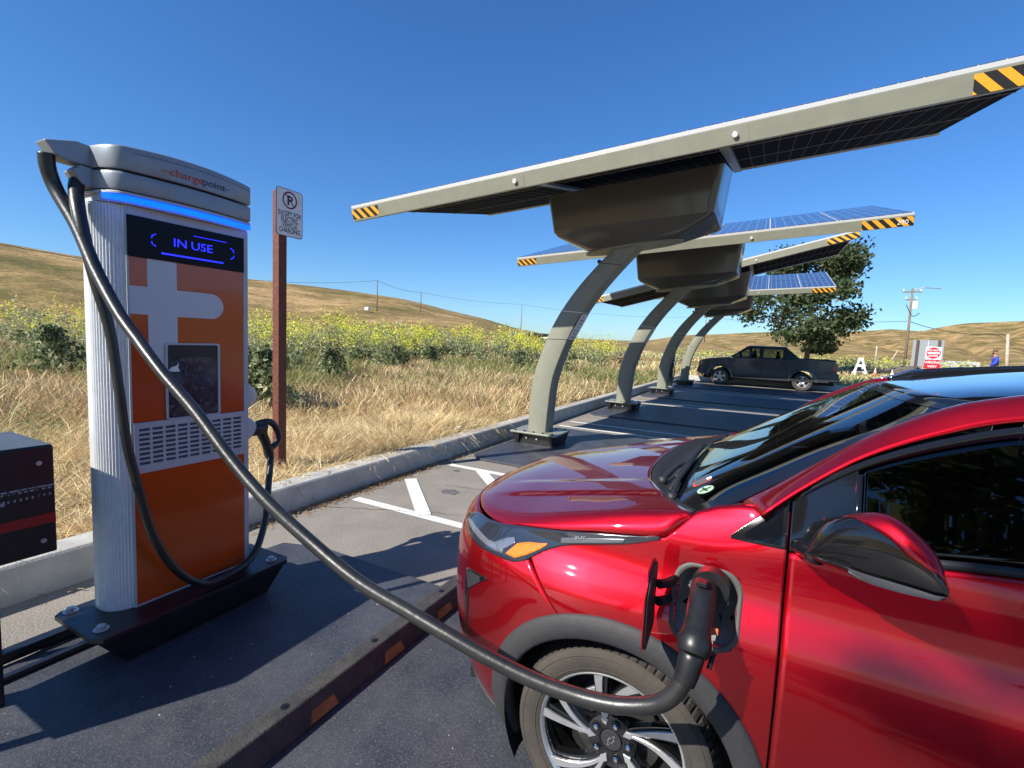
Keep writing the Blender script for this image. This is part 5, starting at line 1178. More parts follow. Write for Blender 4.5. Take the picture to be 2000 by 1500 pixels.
for i in range(760):
    k = rng.random()*(len(FL)-1.001); c_ = front(k); out = c_/np.linalg.norm(c_); d = rng.random()**1.3*16; c_ = c_+out*(d+.8)+rng.normal(size=2)*.5
    r_ = np.linalg.norm(c_); n = int(190 if d < 3 else 110); pn = float(vnoise(np.array(c_[0]), np.array(c_[1]), .55, 31)); P, s, col = mustard_pts(n, rng.uniform(.65, 1.55)*(1.12+.32*np.clip(pn, -1, 1)), rng.uniform(.25, .55), yel=(rng.uniform(.95, 1.7) if pn+rng.normal(0, .25) > .05 else rng.uniform(0, .3)))
    if rng.random() < .15: col = np.where((rng.random(len(P)) < .5)[:, None], C_RED, C_TAN)*rng.uniform(.7, 1.2, (len(P), 1)); s = s*.7
    P = P+np.array([c_[0], c_[1], gz(c_[0], c_[1])]); PP.append(P); SS.append(s*max(1, r_/17)); CC.append(col)
for i in range(150):      # far green and yellow growth beyond the lot on the right
    a_ = math.radians(rng.uniform(-9, 24)); r_ = rng.uniform(52, 95); P, s, col = mustard_pts(90, rng.uniform(.8, 1.5), rng.uniform(.7, 1.6), yel=.6); P = P+np.array([r_*math.sin(a_), r_*math.cos(a_), .1]); PP.append(P); SS.append(s*2.6); CC.append(col)
V, fn, idx, c = cards(np.concatenate(PP), np.concatenate(SS), np.concatenate(CC), 1.2)
tag(npmesh('wild_mustard', V, fn, idx, m_leaf, c), 'mass of yellow flowering mustard growing behind the dry grass', kind='stuff')
# distinct bushes in front
def bush_proto(kind):
    if kind == 'mustard_bush':
        P, s, col = mustard_pts(900, 1.6, .62)
    else:
        n = 1100; a_ = rng.uniform(0, 6.283, n); z = .9*rng.random(n)**.8; q = .55*np.sqrt(rng.random(n))*(1.05-z/1.1); P = np.stack([q*np.cos(a_), q*np.sin(a_), z], 1); s = rng.uniform(.03, .075, n); P[:, :2] *= (1+.5*np.sin(a_*3+z*4))[:, None]; col = np.where((rng.random(n) < .35)[:, None], C_DG, np.where((rng.random(n) < .3)[:, None], C_LS, C_SG))*rng.uniform(.6, 1.15, (n, 1))
    V, fn, idx, c = cards(P, s*1.1, col, 1.2); fo = npmesh('foliage', V, fn, idx, m_leaf, c)
    st_ = MB()
    for k in range(9):
        a_ = rng.uniform(0, 6.28); r_ = rng.uniform(.1, .4); h_ = (1.45 if kind == 'mustard_bush' else .7)*rng.uniform(.7, 1); st_.tube([(0, 0, 0), (r_*.4*math.cos(a_), r_*.4*math.sin(a_), h_*.5), (r_*math.cos(a_), r_*math.sin(a_), h_)], [.012, .008, .003], 5)
    so_ = st_.build('stems', bpy.data.materials.get('stem_green') or mat('stem_green', (.16, .19, .08), .7)); root = thing(kind, (0, 0, 0), '', ''); fo.parent = root; so_.parent = root; return root
for kind, spots, lab, cat, grp in (
    ('mustard_bush', [(-12.6, 13.6, 1.0), (-13.1, 17.2, 1.1), (-14.3, 21.8, 1.2), (-13.2, 24.0, 1.15), (-10.6, 22.5, 1.0), (-9.4, 24.4, 1.15), (-8.2, 25.8, 1.1), (-15.6, 14.2, 1.2), (-12.0, 9.2, 1.15), (-16.5, 7.2, 1.15), (-7.6, 24.2, .9), (-12.2, 20.0, 1.0)], 'yellow flowering mustard bush at the near edge of the weedy field', 'bush', 'mustard bushes along the front of the field'),
    ('leafy_weed', [(-7.9, 5.55, 1.25), (-8.8, 6.15, 1.15), (-10.6, 9.5, .95), (-12.3, 14.2, .9), (-13.0, 17.4, .9), (-9.8, 19.5, 1.0), (-8.5, 20.9, .9), (-14.2, 4.9, 1.1)], 'dark green leafy weed clump rising out of the dry grass', 'weed', 'leafy weeds in the dry grass')):
    pr0 = bush_proto(kind)
    for i, (x, y, s_) in enumerate(spots):
        o = pr0 if i == 0 else copy_tree(pr0, (0, 0, 0)); o.location = (x, y, float(gz(np.array(x), np.array(y)))); o.rotation_euler = (0, 0, i*1.7); o.scale = (s_, s_, s_*(.92+.05*(i % 4))); tag(o, lab, cat, grp)
# --- trees
m_bark = mat('bark', (.12, .09, .065), .9, var=.35, vscale=14, bump=.6, bscale=25)
def tree(loc, H, Rc, zb, nl, label, leaf=.16, seed=1, trunk=.2, tl=.22, cols=(C_DG, C_SG*.75)):
    rg = np.random.default_rng(seed); root = thing('broadleaf_tree', loc, label, 'tree'); x0, y0, z0 = loc
    a = MB(); tips = []
    a.tube([(x0, y0, z0), (x0+.03*H*.2, y0, z0+H*.25), (x0, y0+.02*H, z0+H*.55), (x0+.01*H, y0, z0+H*.9)], [trunk, trunk*.8, trunk*.45, trunk*.12], 9)
    for k in range(30):
        t = rg.uniform(tl, .9); a_ = k*2.4+rg.uniform(-.4, .4); zc_ = z0+H*t; prof = math.sin(math.pi*min(1, max(.05, (t*H-zb*.6)/(H-zb*.6)))**.75); ln = Rc*(.55+.5*rg.random())*max(.25, prof)
        e_ = Vector((x0+ln*math.cos(a_), y0+ln*math.sin(a_), zc_+ln*rg.uniform(.10, .55))); m_ = Vector((x0+ln*.45*math.cos(a_+.2), y0+ln*.45*math.sin(a_+.2), zc_+ln*.12)); a.tube([(x0, y0, zc_), m_, e_], [trunk*.35*(1-t*.6), trunk*.2, trunk*.05], 6)
        tips.append(np.array(e_)); tips.append(np.array(m_)*.35+np.array(e_)*.65)
        for q in range(3):
            a2 = a_+rg.uniform(-.9, .9); l2 = ln*rg.uniform(.25, .5); e2 = m_+Vector((l2*math.cos(a2), l2*math.sin(a2), l2*rg.uniform(0, .6))); a.tube([m_, e2], [trunk*.12, trunk*.03], 5); tips.append(np.array(e2))
    a.build('trunk', m_bark, root, smooth=True)
    tips = np.array(tips); k = rg.integers(0, len(tips), nl); P = tips[k]+np.clip(rg.normal(size=(nl, 3)), -1.9, 1.9)*np.array([Rc*.10, Rc*.10, Rc*.07]); P[:, 2] = np.maximum(P[:, 2], z0+zb*rg.uniform(.8, 1.1, nl))
    u = rg.random(nl); cl = (rg.random(len(tips))*.5+.7)[k]; col = np.where((u < .55)[:, None], cols[0], cols[1])*cl[:, None]*rg.uniform(.7, 1.3, (nl, 1))
    V, fn, idx, c = cards(P, rg.uniform(leaf*.6, leaf*1.2, nl), col); o0 = np.array(origin(root)); npmesh('crown', V-o0, fn, idx, m_leaf, c, root); return root
tree((2.6, 42.0, .12), 9.3, 5.1, 1.7, 14000, 'round dark green tree standing behind the pickup truck', .21, 4, .20, tl=.14, cols=(C_DG*.8, C_SG*.42))
tree((-1.08, -6.6, 0), 9.8, 2.7, 4.6, 12000, 'leafy tree behind the camera shading the rear of the red car', .16, 8, .16)
tree((4.2, -8.4, 0), 9.0, 3.6, 3.2, 9000, 'second leafy tree standing behind the red car', .18, 11, .16)
# ------------------------------------------------------------------ no-parking sign
m_wood = mat('red_brown_post_paint', (.13, .036, .018), .6, var=.3, vscale=30, bump=.35, bscale=60)
m_sgw = mat('sign_white', (.80, .79, .78), .4, var=.05); m_sgk = mat('sign_dark', (.020, .02, .03), .45); m_sgr = mat('sign_maroon', (.20, .012, .03), .45)
sg = thing('parking_sign', (-4.31, 3.31, .1), 'white no-parking sign on a red-brown wooden post reading EXCEPT FOR ELECTRIC VEHICLE CHARGING', 'sign')
a = MB(); a.box(-4.405, -4.313, 3.235, 3.327, .05, 2.93); a.build('post', m_wood, sg, bev=.004)
SX = -4.305; SY, SZ = 3.352, 2.727
a = MB(); a.prism(rrect(SY-.152, SY+.152, SZ-.229, SZ+.229, .035, 6), SX-.004, SX, PX); pt_ = a.build('sign_plate', m_sgk, sg)
a = MB(); a.prism(rrect(SY-.146, SY+.146, SZ-.223, SZ+.223, .030, 6), SX, SX+.0008, PX); a.build('sign_face', m_sgw, pt_)
def annulus(cy, cz, r0, r1, x, m, nm, par, n=40):
    V = [PX(cy+r*math.cos(2*math.pi*k/n), cz+r*math.sin(2*math.pi*k/n), x) for r in (r0, r1) for k in range(n)]; return mk(nm, V, [(k, (k+1) % n, n+(k+1) % n, n+k) for k in range(n)], m, par)
zc_ = SZ+.125
text('letter', 'P', .125, m_sgk, pt_, lambda u, v, d: PX(SY+u, zc_-.046+v, SX+.0016+d), align='CENTER', ext=.0001, bold=.004)
annulus(SY, zc_, .068, .083, SX+.0022, m_sgr, 'prohibition_ring', pt_)
c45 = math.cos(R_(45)); V = []
for s_, q in ((-1, .070), (1, .070)):
    for w_ in (-.0055, .0055): V.append(PX(SY+s_*q*c45+w_*c45, zc_-s_*q*c45+w_*c45, SX+.0022))
mk('prohibition_bar', V, [(0, 1, 3, 2)], m_sgr, pt_)
for j, s_ in enumerate(('EXCEPT FOR', 'ELECTRIC', 'VEHICLE', 'CHARGING')):
    text('lettering', s_, .067, m_sgr if j == 99 else m_sgk, pt_, lambda u, v, d: PX(SY+u, SZ-.032-.053*j+v, SX+.0012+d), align='CENTER', sx=.68, ext=.0001, bold=.0012)
for z_ in (SZ+.19, SZ-.2):
    a = MB(); a.cyl((SX, SY, z_), (SX+.006, SY, z_), .008, 6); a.build('sign_bolt', m_steel, sg)
# ------------------------------------------------------------------ paper cup and drink can litter behind the kerb
a = MB(); a.tube([(-3.96, 5.92, .235), (-3.93, 6.00, .245)], [.030, .034], 12); tag(a.build('crushed_cup', m_white), 'crushed pale cup lying in the dry grass behind the kerb', 'cup')
# ------------------------------------------------------------------ pickup truck
m_tk = mat('slate_paint', (.045, .062, .070), .32, metal=.3, coat=.7, coat_r=.05, var=.06, vscale=2); m_tg = glassmat('truck_glass', (.35, .42, .42)); m_trim2 = m_plb
Yn, Yf = 23.20, 25.10
tk = thing('pickup_truck', (0, 24.15, 0), 'dark slate pickup truck parked sideways at the far end of the lot', 'pickup truck')
def arcpts(cx, cz, r, a0, a1, n=14): return [(cx+r*math.cos(R_(a0+(a1-a0)*k/n)), cz+r*math.sin(R_(a0+(a1-a0)*k/n))) for k in range(n+1)]
prof = [(-2.62, .46), (-2.70, .52), (-2.72, .70), (-2.66, .74), (-2.64, .98), (-2.52, 1.08), (-2.30, 1.14), (-1.43, 1.25), (-1.38, 1.22), (.95, 1.26), (1.35, 1.33), (2.42, 1.27), (2.50, 1.22), (2.54, .80), (2.62, .76), (2.62, .56), (2.55, .48)]
prof += [(1.85, .42)]+arcpts(1.38, .38, .46, 5, 175)+[(.90, .36), (-1.28, .36)]+arcpts(-1.77, .38, .46, 5, 175)+[(-2.25, .42)]
a = MB(); a.prism(prof, Yn, Yf, lambda u, v, d: (u, d, v)); body = a.build('body', m_tk, tk, bev=.05, seg=3)
def cy(z): return .05+.15*(z-1.22)/.50
def cq(x, z, near, o=0): y = Yn+cy(z)-o; return (x, y if near else Yf+Yn-y, z)
cabin = []
for near in (True, False):
    frames = [[(-1.42, 1.24), (-1.26, 1.24), (-.74, 1.66), (-.74, 1.72), (-.80, 1.71)], [(-.80, 1.66), (.80, 1.66), (.72, 1.73), (-.74, 1.73)], [(-.27, 1.24), (-.13, 1.24), (-.13, 1.67), (-.27, 1.67)], [(.66, 1.24), (1.50, 1.24), (1.20, 1.34), (.80, 1.68), (.64, 1.68)], [(-1.30, 1.235), (.75, 1.235), (.75, 1.27), (-1.26, 1.27)]]
    for q in frames:
        n_ = len(q); V = [cq(x, z, near, .004) for x, z in q]+[cq(x, z, near, -.05) for x, z in q]; F = [tuple(range(n_)), tuple(range(2*n_-1, n_-1, -1))]+[(k, n_+k, n_+(k+1) % n_, (k+1) % n_) for k in range(n_)]
        mk('cab_pillar', V, F, m_tk, tk)
    for nm, q in (('front_window', [(-1.24, 1.27), (-.27, 1.27), (-.27, 1.66), (-.75, 1.66)]), ('rear_window', [(-.13, 1.27), (.66, 1.27), (.64, 1.66), (-.13, 1.66)])):
        V = [cq(x, z, near, -.012) for x, z in q]; mk(nm, V, [(0, 1, 2, 3)], m_tg, tk)
V = [cq(-.80, 1.715, True), cq(-.80, 1.715, False), cq(.80, 1.715, False), cq(.80, 1.715, True)]+[cq(-.66, 1.78, True, -.10), cq(-.66, 1.78, False, -.10), cq(.70, 1.78, False, -.10), cq(.70, 1.78, True, -.10)]
mk('roof', V, [(0, 1, 2, 3), (7, 6, 5, 4), (0, 4, 5, 1), (1, 5, 6, 2), (2, 6, 7, 3), (3, 7, 4, 0)], m_tk, tk, bev=.03, seg=2)
mk('windscreen', [cq(-1.36, 1.26, True, -.06), cq(-1.36, 1.26, False, -.06), cq(-.78, 1.70, False, -.05), cq(-.78, 1.70, True, -.05)], [(0, 1, 2, 3)], m_tg, tk)
for x in (-.55, .35):
    for y in (Yn+.50, Yf-.50): a = MB(); a.box(x, x+.16, y-.24, y+.24, 1.1, 1.42); a.box(x+.03, x+.13, y-.12, y+.12, 1.42, 1.58); a.build('seat', m_under, tk, bev=.03)
a = MB(); a.box(1.20, 2.40, Yn+.12, Yf-.12, 1.285, 1.302); a.build('bed_cover', m_under, tk)
a = MB(); a.box(1.10, 2.46, Yn+.0, Yn+.09, 1.285, 1.325); a.box(1.10, 2.46, Yf-.09, Yf, 1.285, 1.325); a.box(2.40, 2.49, Yn+.09, Yf-.09, 1.262, 1.30); a.build('bed_rail', m_plb, tk, bev=.01)
a = MB(); a.box(-1.25, 2.3, Yn-.006, Yn-.001, .40, .50); a.build('lower_cladding', m_plb, tk)
for x in (-1.22, -.17, .80):
    a = MB(); a.box(x-.006, x+.006, Yn-.004, Yn-.001, .45, 1.22); a.build('door_seam', m_under, tk)
for x in (-.32, .66):
    a = MB(); a.box(x-.09, x+.07, Yn-.035, Yn-.001, 1.06, 1.10); a.build('door_handle', m_tk, tk, bev=.01)
for wx in (-1.77, 1.38):
    a = MB(); G = [[(wx+r*math.cos(R_(t)), Yn+o_, .38+r*math.sin(R_(t))) for t in range(0, 181, 9)] for r, o_ in ((.44, -.012), (.50, -.018), (.53, .0))]; a.grid(G); a.build('arch_flare', m_tk, tk, smooth=True)
def twheel(wx, wy, s_):
    w_ = bpy.data.objects.new('wheel', None); sc.collection.objects.link(w_); w_.parent = tk; w_.location = Vector((wx, wy, .37))-tk.location
    f = lambda r, t, y: (wx+r*math.cos(t), wy+s_*y, .37+r*math.sin(t))
    a = MB(); a.grid([[f(r, 2*math.pi*k/40, y) for k in range(41)] for r, y in ((.24, .10), (.30, .125), (.352, .12), (.37, .09), (.37, -.09), (.35, -.12), (.24, -.10))]); a.build('tyre', m_ty, w_, smooth=True, autos=50)
    a = MB(); a.grid([[f(r, 2*math.pi*k/40, y) for k in range(41)] for r, y in ((.242, .105), (.235, .11), (.215, .09), (.21, .0), (.0, -.02))]); rm = a.build('rim', m_silv, w_, smooth=True, autos=40)
    a = MB()
    a.cyl(f(0, 0, .02), f(0, 0, .095), .065, 20); a.build('hub_cap', m_silv, rm)
    for k in range(5):
        t = R_(90+72*k); q = [(.05, -.040), (.225, -.062), (.225, .062), (.05, .040)]; a = MB(); a.prism([(r*math.cos(t)-c_*math.sin(t), r*math.sin(t)+c_*math.cos(t)) for r, c_ in q], .06, .098, lambda u, v, d: (wx+u, wy+s_*d, .37+v)); a.build('spoke', m_silv, rm, bev=.006)
    a = MB(); a.cyl(f(0, 0, 0), f(0, 0, .03), .205, 28); a.build('wheel_back', m_under, rm)
for wx in (-1.77, 1.38): twheel(wx, Yn+.14, -1); twheel(wx, Yf-.14, 1)
a = MB(); a.box(-2.66, -2.50, Yn-.004, Yn+.34, .86, 1.03); a.build('headlight', m_lens, tk, bev=.03); a = MB(); a.box(-2.66, -2.50, Yf-.34, Yf+.004, .86, 1.03); a.build('headlight', m_lens, tk, bev=.03)
a = MB(); a.box(2.36, 2.56, Yn-.006, Yn+.10, .86, 1.16); a.build('tail_lamp', mat('lamp_red_dark', (.22, .03, .03), .2, coat=1), tk, bev=.02); a = MB(); a.box(2.36, 2.56, Yf-.10, Yf+.006, .86, 1.16); a.build('tail_lamp', bpy.data.materials['lamp_red_dark'], tk, bev=.02)
a = MB(); a.box(-1.18, -1.02, Yn-.17, Yn-.02, 1.24, 1.42); a.build('side_mirror', m_tk, tk, bev=.04); a = MB(); a.box(-1.18, -1.02, Yf+.02, Yf+.17, 1.24, 1.42); a.build('side_mirror', m_tk, tk, bev=.04)
a = MB(); a.box(-2.45, 2.5, Yn+.3, Yf-.3, .27, .40); a.build('chassis', m_under, tk); a = MB(); a.box(2.55, 2.80, 24.1, 24.2, .38, .44); a.build('tow_hitch', m_black, tk)
# ------------------------------------------------------------------ slim charging post beside the farthest canopy
cp2 = thing('charging_post', (-3.35, 20.2, 0), 'slim dark charging post with looped cables beside the farthest canopy mast', 'charging post')
a = MB(); a.prism(rrect(-3.42, -3.26, 20.12, 20.28, .03, 3), 0, 1.0, lambda u, v, d: (u, v, d)); a.build('post', m_black, cp2)
a = MB(); a.box(-3.47, -3.22, 20.08, 20.30, 1.0, 1.62); hd = a.build('head', mat('post_head_grey', (.06, .075, .08), .4), cp2, bev=.02); a = MB(); a.box(-3.42, -3.27, 20.072, 20.08, 1.18, 1.42); a.build('screen', m_scr, hd)
for s_ in (-1, 1):
    a = MB(); a.tube(spline([(-3.345+s_*.10, 20.06, .95), (-3.345+s_*.17, 20.02, .6), (-3.345+s_*.12, 20.0, .28), (-3.345+s_*.04, 20.02, .5), (-3.345+s_*.05, 20.06, 1.02)], 6), .022, 8); a.build('cable', m_blackr, cp2, smooth=True)
a = MB(); a.cyl((-3.20, 20.1, 1.0), (-3.15, 20.02, .86), .035, 10); a.build('holster', m_white, cp2)
# ------------------------------------------------------------------ things beyond the lot, placed by bearing and distance
def bp_(px, dist, z=0.):
    """ground point at a bearing given in photo pixels and a horizontal distance"""
    d = FWD + RT*((px-1000)/950.97) - UP*((670+.0457*(px-1000)-750)/950.97); h = Vector((d.x, d.y, 0)).normalized(); return Vector((h.x*dist, h.y*dist, z))
def terr(px, dist):
    p = bp_(px, dist); az = math.degrees(math.atan2(p.x, p.y)); t = sm((az+26)/14.); Rr = 150*(1-t)+900*t; r0 = 55*(1-t)+330*t; s = max(0, (dist-r0)/(Rr-r0)); H = CO.z-.17+Rr*skyf(az); k = s**(1+.35*t)*(1-.18*t*math.sin(math.pi*s)); return .17+H*k+.03*min(14, max(0, -p.x-8))
m_pole = mat('weathered_pole', (.20, .15, .11), .9, var=.25, vscale=3); m_pole2 = mat('pale_pole', (.42, .36, .27), .9, var=.2, vscale=3); m_wire = mat('wire_black', (.02, .02, .02), .7)
tops = {}
def pole(px, dist, h, r, label, lean=(0, 0), m=None, arms=(), z=None):
    p = bp_(px, dist); p.z = (terr(px, dist) if z is None else z)-.3; root = thing('utility_pole', p, label, 'utility pole'); q = p+Vector((lean[0], lean[1], h+.3))
    a = MB(); a.tube([p, q], [r, r*.7], 8); a.build('pole', m or m_pole, root, smooth=True)
    for (dz, l) in arms:
        c_ = q+Vector((0, 0, -dz)); a = MB(); a.box(c_.x-l/2, c_.x+l/2, c_.y-.06, c_.y+.06, c_.z-.06, c_.z+.06); ar = a.build('crossarm', m_pole, root)
        for s_ in (-.45, 0, .45): a = MB(); a.cyl((c_.x+s_*l, c_.y, c_.z+.06), (c_.x+s_*l, c_.y, c_.z+.28), .05, 6); a.build('insulator', m_white, ar)
    return root, q
_, qA = pole(735, 92, 5.6, .11, 'thin utility pole below the near hilltop', )
_, qB = pole(820, 105, 4.3, .11, 'shorter utility pole on the slope to the right of the hilltop pole')
_, qC = pole(1016, 110, 6.4, .09, 'slender mast pole left of the nearest canopy mast'); _, qD = pole(1374, 120, 5.4, .12, 'utility pole seen between the canopy masts', z=3.2)
rt, qE = pole(1768, 62, 8.2, .13, 'tall utility pole with transformer beside the hills', lean=(-.1, 0), arms=((.35, 1.5), (1.1, .9)), z=.1)
a = MB(); a.cyl(qE+Vector((.36, -.1, -2.0)), qE+Vector((.36, -.1, -1.25)), .24, 16); a.build('transformer', m_white, rt)
a = MB(); a.tube([qE+Vector((0, 0, -.2)), qE+Vector((.9, 0, .05)), qE+Vector((2.2, 0, -.05))], .05, 6); a.build('bracket_arm', m_steel, rt)
a = MB(); a.tube(spline([qE+Vector((-.35, 0, -1.6)), qE+Vector((.2, -.2, -2.7)), qE+Vector((.75, -.1, -2.4))], 5), .035, 5); a.build('drop_cable', m_wire, rt)
_, qF = pole(1710, 75, 2.7, .11, 'short pale pole at the foot of the hills', m=m_pole2, z=.1)
_, qG = pole(1731, 80, 2.3, .10, 'pale leaning stub pole at the foot of the hills', lean=(1.1, 0), m=m_pole2, z=.1)
_, qH = pole(1969, 64, 4.0, .16, 'stout pale pole at the right edge of the picture', lean=(-.3, 0), m=m_pole2, z=.1)
_, _ = pole(1982, 60, 1.2, .08, 'low leaning stake to the right of the stout pale pole', lean=(-.3, 0), m=m_pole2, z=.05)
def wire(p, q, sag, label, r=.018):
    P = [Vector(p).lerp(Vector(q), k/14)-Vector((0, 0, sag*4*(k/14)*(1-k/14))) for k in range(15)]; a = MB(); a.tube(P, r, 5); tag(a.build('overhead_wire', m_wire), label, 'wire')
wL = CO+(FWD+RT*((-60-1000)/950.97)-UP*((466-750)/950.97)).normalized()*60
wire(wL, qA, 1.6, 'overhead wire running from the left picture edge to the hilltop pole', .022)
wire(qA, qB, .5, 'overhead wire between the hilltop pole and the shorter pole', .03); wire(qB, qC, .5, 'overhead wire from the shorter pole to the slender mast', .022); wire(qC, qD, 1.0, 'long overhead wire crossing behind the canopy masts', .022); wire(qD, qE-Vector((0, 0, 3.2)), .6, 'overhead wire passing behind the round tree', .022)
wire(qE-Vector((0, 0, 3.2)), qH, .5, 'overhead wire from the transformer pole to the stout pale pole', .03); wire(qF, qE-Vector((0, 0, 4.9)), .15, 'low wire from the short pale pole to the transformer pole', .02)
# water tank, stored containers, white van body
p = bp_(717, 88); p.z = terr(717, 88)+.0; a = MB(); a.box(p.x-.42, p.x+.42, p.y-.3, p.y+.3, p.z+.45, p.z+1.0); t_ = thing('white_tank', p, 'small white tank on legs on the hillside beside the thin pole', 'tank'); a.build('tank', m_white, t_, bev=.05)
for s_ in (-.3, .3): a = MB(); a.box(p.x+s_-.04, p.x+s_+.04, p.y-.05, p.y+.05, p.z-.2, p.z+.45); a.build('leg', m_pole, t_)
p0, p1 = bp_(1030, 70), bp_(1100, 78); d = (p1-p0); L_ = d.length; d.normalize(); nrm = Vector((-d.y, d.x, 0)); sh = thing('long_shed', p0, 'long low dark shed behind the mustard left of the nearest mast', 'shed')
X = Matrix(((d.x, nrm.x, 0, p0.x), (d.y, nrm.y, 0, p0.y), (0, 0, 1, 0), (0, 0, 0, 1)))
a = MB(); a.box(0, L_, 0, 3, .2, 2.4, X=X); a.build('wall', mat('shed_dark', (.05, .052, .055), .7, var=.4, vscale=1.2), sh); a = MB(); a.box(-.1, L_+.1, -.2, 3.2, 2.4, 2.6, X=X); a.build('roof', mat('shed_roof', (.12, .15, .17), .5), sh)
for k in range(9): a = MB(); a.box(k*L_/8-.04, k*L_/8+.04, -.06, 0, .2, 2.4, X=X); a.build('frame_post', m_pole2, sh)
p = bp_(1886, 78, .1); vn = thing('flat_roofed_hut', p, 'low pale hut with small square windows in front of the hills', 'hut')
a = MB(); a.box(p.x-1.6, p.x+1.3, p.y, p.y+2, .1, 1.35); a.build('wall', mat('hut_grey', (.45, .47, .48), .6), vn, bev=.05)
for k in range(3): a = MB(); a.box(p.x-.55+.6*k, p.x-.25+.6*k, p.y-.02, p.y-.001, .75, 1.0); a.build('window', m_glassb, vn)
# rocks
for (px, dd, s_, lb) in ((1762, 44, .95, 'dark boulder beside the road cone'), (1788, 46, .55, 'smaller grey rock to the right of the dark boulder')):
    p = bp_(px, dd, .0); bm = bmesh.new(); bmesh.ops.create_icosphere(bm, subdivisions=3, radius=1)
    for v in bm.verts: k = 1+.22*math.sin(v.co.x*3.1+v.co.y*5)+.15*math.sin(v.co.z*7+v.co.x*4); v.co = Vector((v.co.x*s_*1.3*k, v.co.y*s_*k, v.co.z*s_*.62*k))
    me = bpy.data.meshes.new('boulder'); bm.to_mesh(me); bm.free(); me.materials.append(bpy.data.materials.get('rock') or mat('rock', (.11, .095, .08), .9, var=.3, vscale=3, bump=.6, bscale=5)); o = bpy.data.objects.new('boulder', me); sc.collection.objects.link(o); o.location = p+Vector((0, 0, s_*.25)); tag(o, lb, 'rock')
# folding barricade
p = bp_(1682, 41, 0.02); br = thing('folding_barricade', p, 'white A-frame barricade standing at the roadside behind the pickup', 'barricade'); m_brw = mat('barricade_white', (.70, .70, .68), .5)
for s_ in (-1, 1):
    a = MB(); a.box(-.05, .05, -.03, .03, 0, 1.45, X=Matrix.Translation(p+Vector((s_*.46, 0, 0))) @ Matrix.Rotation(R_(-s_*17), 4, 'Y')); a.build('leg', m_brw, br)
    a = MB(); a.box(-.05, .05, -.03, .03, 0, 1.4, X=Matrix.Translation(p+Vector((s_*.30, .35, 0))) @ Matrix.Rotation(R_(-s_*10), 4, 'Y')); a.build('leg', m_brw, br)
for z_, l in ((1.3, .26), (.85, .55), (.35, .9)):
    a = MB(); a.box(p.x-l/2, p.x+l/2, p.y-.05, p.y-.03, z_-.07, z_+.09); a.build('board', m_brw, br)
a = MB(); a.box(p.x-.22, p.x+.2, p.y-.2, p.y+.15, .02, .42); a.build('sandbag', mat('sandbag_brown', (.10, .04, .03), .9), br, bev=.08, seg=3)
# traffic cones
m_co = mat('cone_orange', (.80, .13, .03), .5); m_cw = mat('cone_white', (.78, .78, .76), .5)
def cone(px, dd, lb):
    p = bp_(px, dd, .03); root = thing('traffic_cone', p, lb, 'traffic cone', 'orange cones along the road')
    a = MB(); a.box(p.x-.2, p.x+.2, p.y-.2, p.y+.2, p.z, p.z+.04); a.build('base', m_co, root, bev=.01)
    for z0, z1, m, nm in ((.04, .42, m_co, 'body'), (.42, .56, m_cw, 'collar'), (.56, .61, m_co, 'body'), (.61, .74, m_cw, 'tip')):
        a = MB(); a.cyl(p+Vector((0, 0, z0)), p+Vector((0, 0, z1)), .155*(1-z0/.84), 18, .155*(1-z1/.84)); a.build(nm, m, root, smooth=True, autos=50)
cone(1712, 41, 'orange and white cone just right of the barricade'); cone(1745, 38, 'orange and white cone in front of the boulder')
# signs on the right
def board(px, dd, name, label, cat='sign'): p = bp_(px, dd, 0.); return p, thing(name, p, label, cat)
p, big = board(1809, 43, 'large_road_sign', 'back of a large grey road sign on two posts above the wrong way sign')
m_bk = mat('sign_back_alu', (.34, .36, .37), .5, metal=.3)
a = MB(); a.box(p.x-.82, p.x+.82, p.y-.02, p.y, 1.0, 2.78); a.build('panel', m_bk, big); 
for x in (-.58, .55): a = MB(); a.box(p.x+x-.06, p.x+x+.06, p.y-.13, p.y-.021, -.1 if x < 0 else 1.0, 2.78); a.build('post', mat('post_brown', (.09, .06, .05), .8) if 'post_brown' not in bpy.data.materials else bpy.data.materials['post_brown'], big)
a = MB(); a.box(p.x-.02, p.x+.02, p.y-.05, p.y-.021, 1.0, 2.74); a.build('stiffener', m_trim, big)
p, dn = board(1821, 34, 'do_not_enter_sign', 'red and white DO NOT ENTER sign above a WRONG WAY plate'); YF = p.y
PY = lambda u, v, d: (p.x+u, YF-d, v)
m_rs = mat('sign_red', (.60, .015, .03), .4); m_ws2 = mat('sign_face_white', (.78, .78, .78), .4)
a = MB(); a.box(p.x-.04, p.x+.04, YF, YF+.06, -.1, 2.16); a.build('post', m_steel, dn)
a = MB(); a.prism(rrect(-.33, .33, 1.53, 2.19, .04), .0, .01, PY); f1 = a.build('sign_plate', m_ws2, dn)
a = MB(); a.prism([(.30*math.cos(R_(t)), 1.86+.30*math.sin(R_(t))) for t in range(0, 360, 10)], .011, .014, PY); a.build('disc', m_rs, f1)
a = MB(); a.box(p.x-.25, p.x+.25, YF-.018, YF-.0145, 1.815, 1.905); a.build('bar', m_ws2, f1)
text('lettering', 'DO NOT', .13, m_ws2, f1, lambda u, v, d: PY(u, 1.96+v, .0155+d), align='CENTER', ext=0, bold=.003); text('lettering', 'ENTER', .13, m_ws2, f1, lambda u, v, d: PY(u, 1.67+v, .0155+d), align='CENTER', ext=0, bold=.003)
a = MB(); a.prism(rrect(-.34, .34, 1.03, 1.49, .03), .0, .01, PY); f2 = a.build('sign_plate', m_rs, dn)
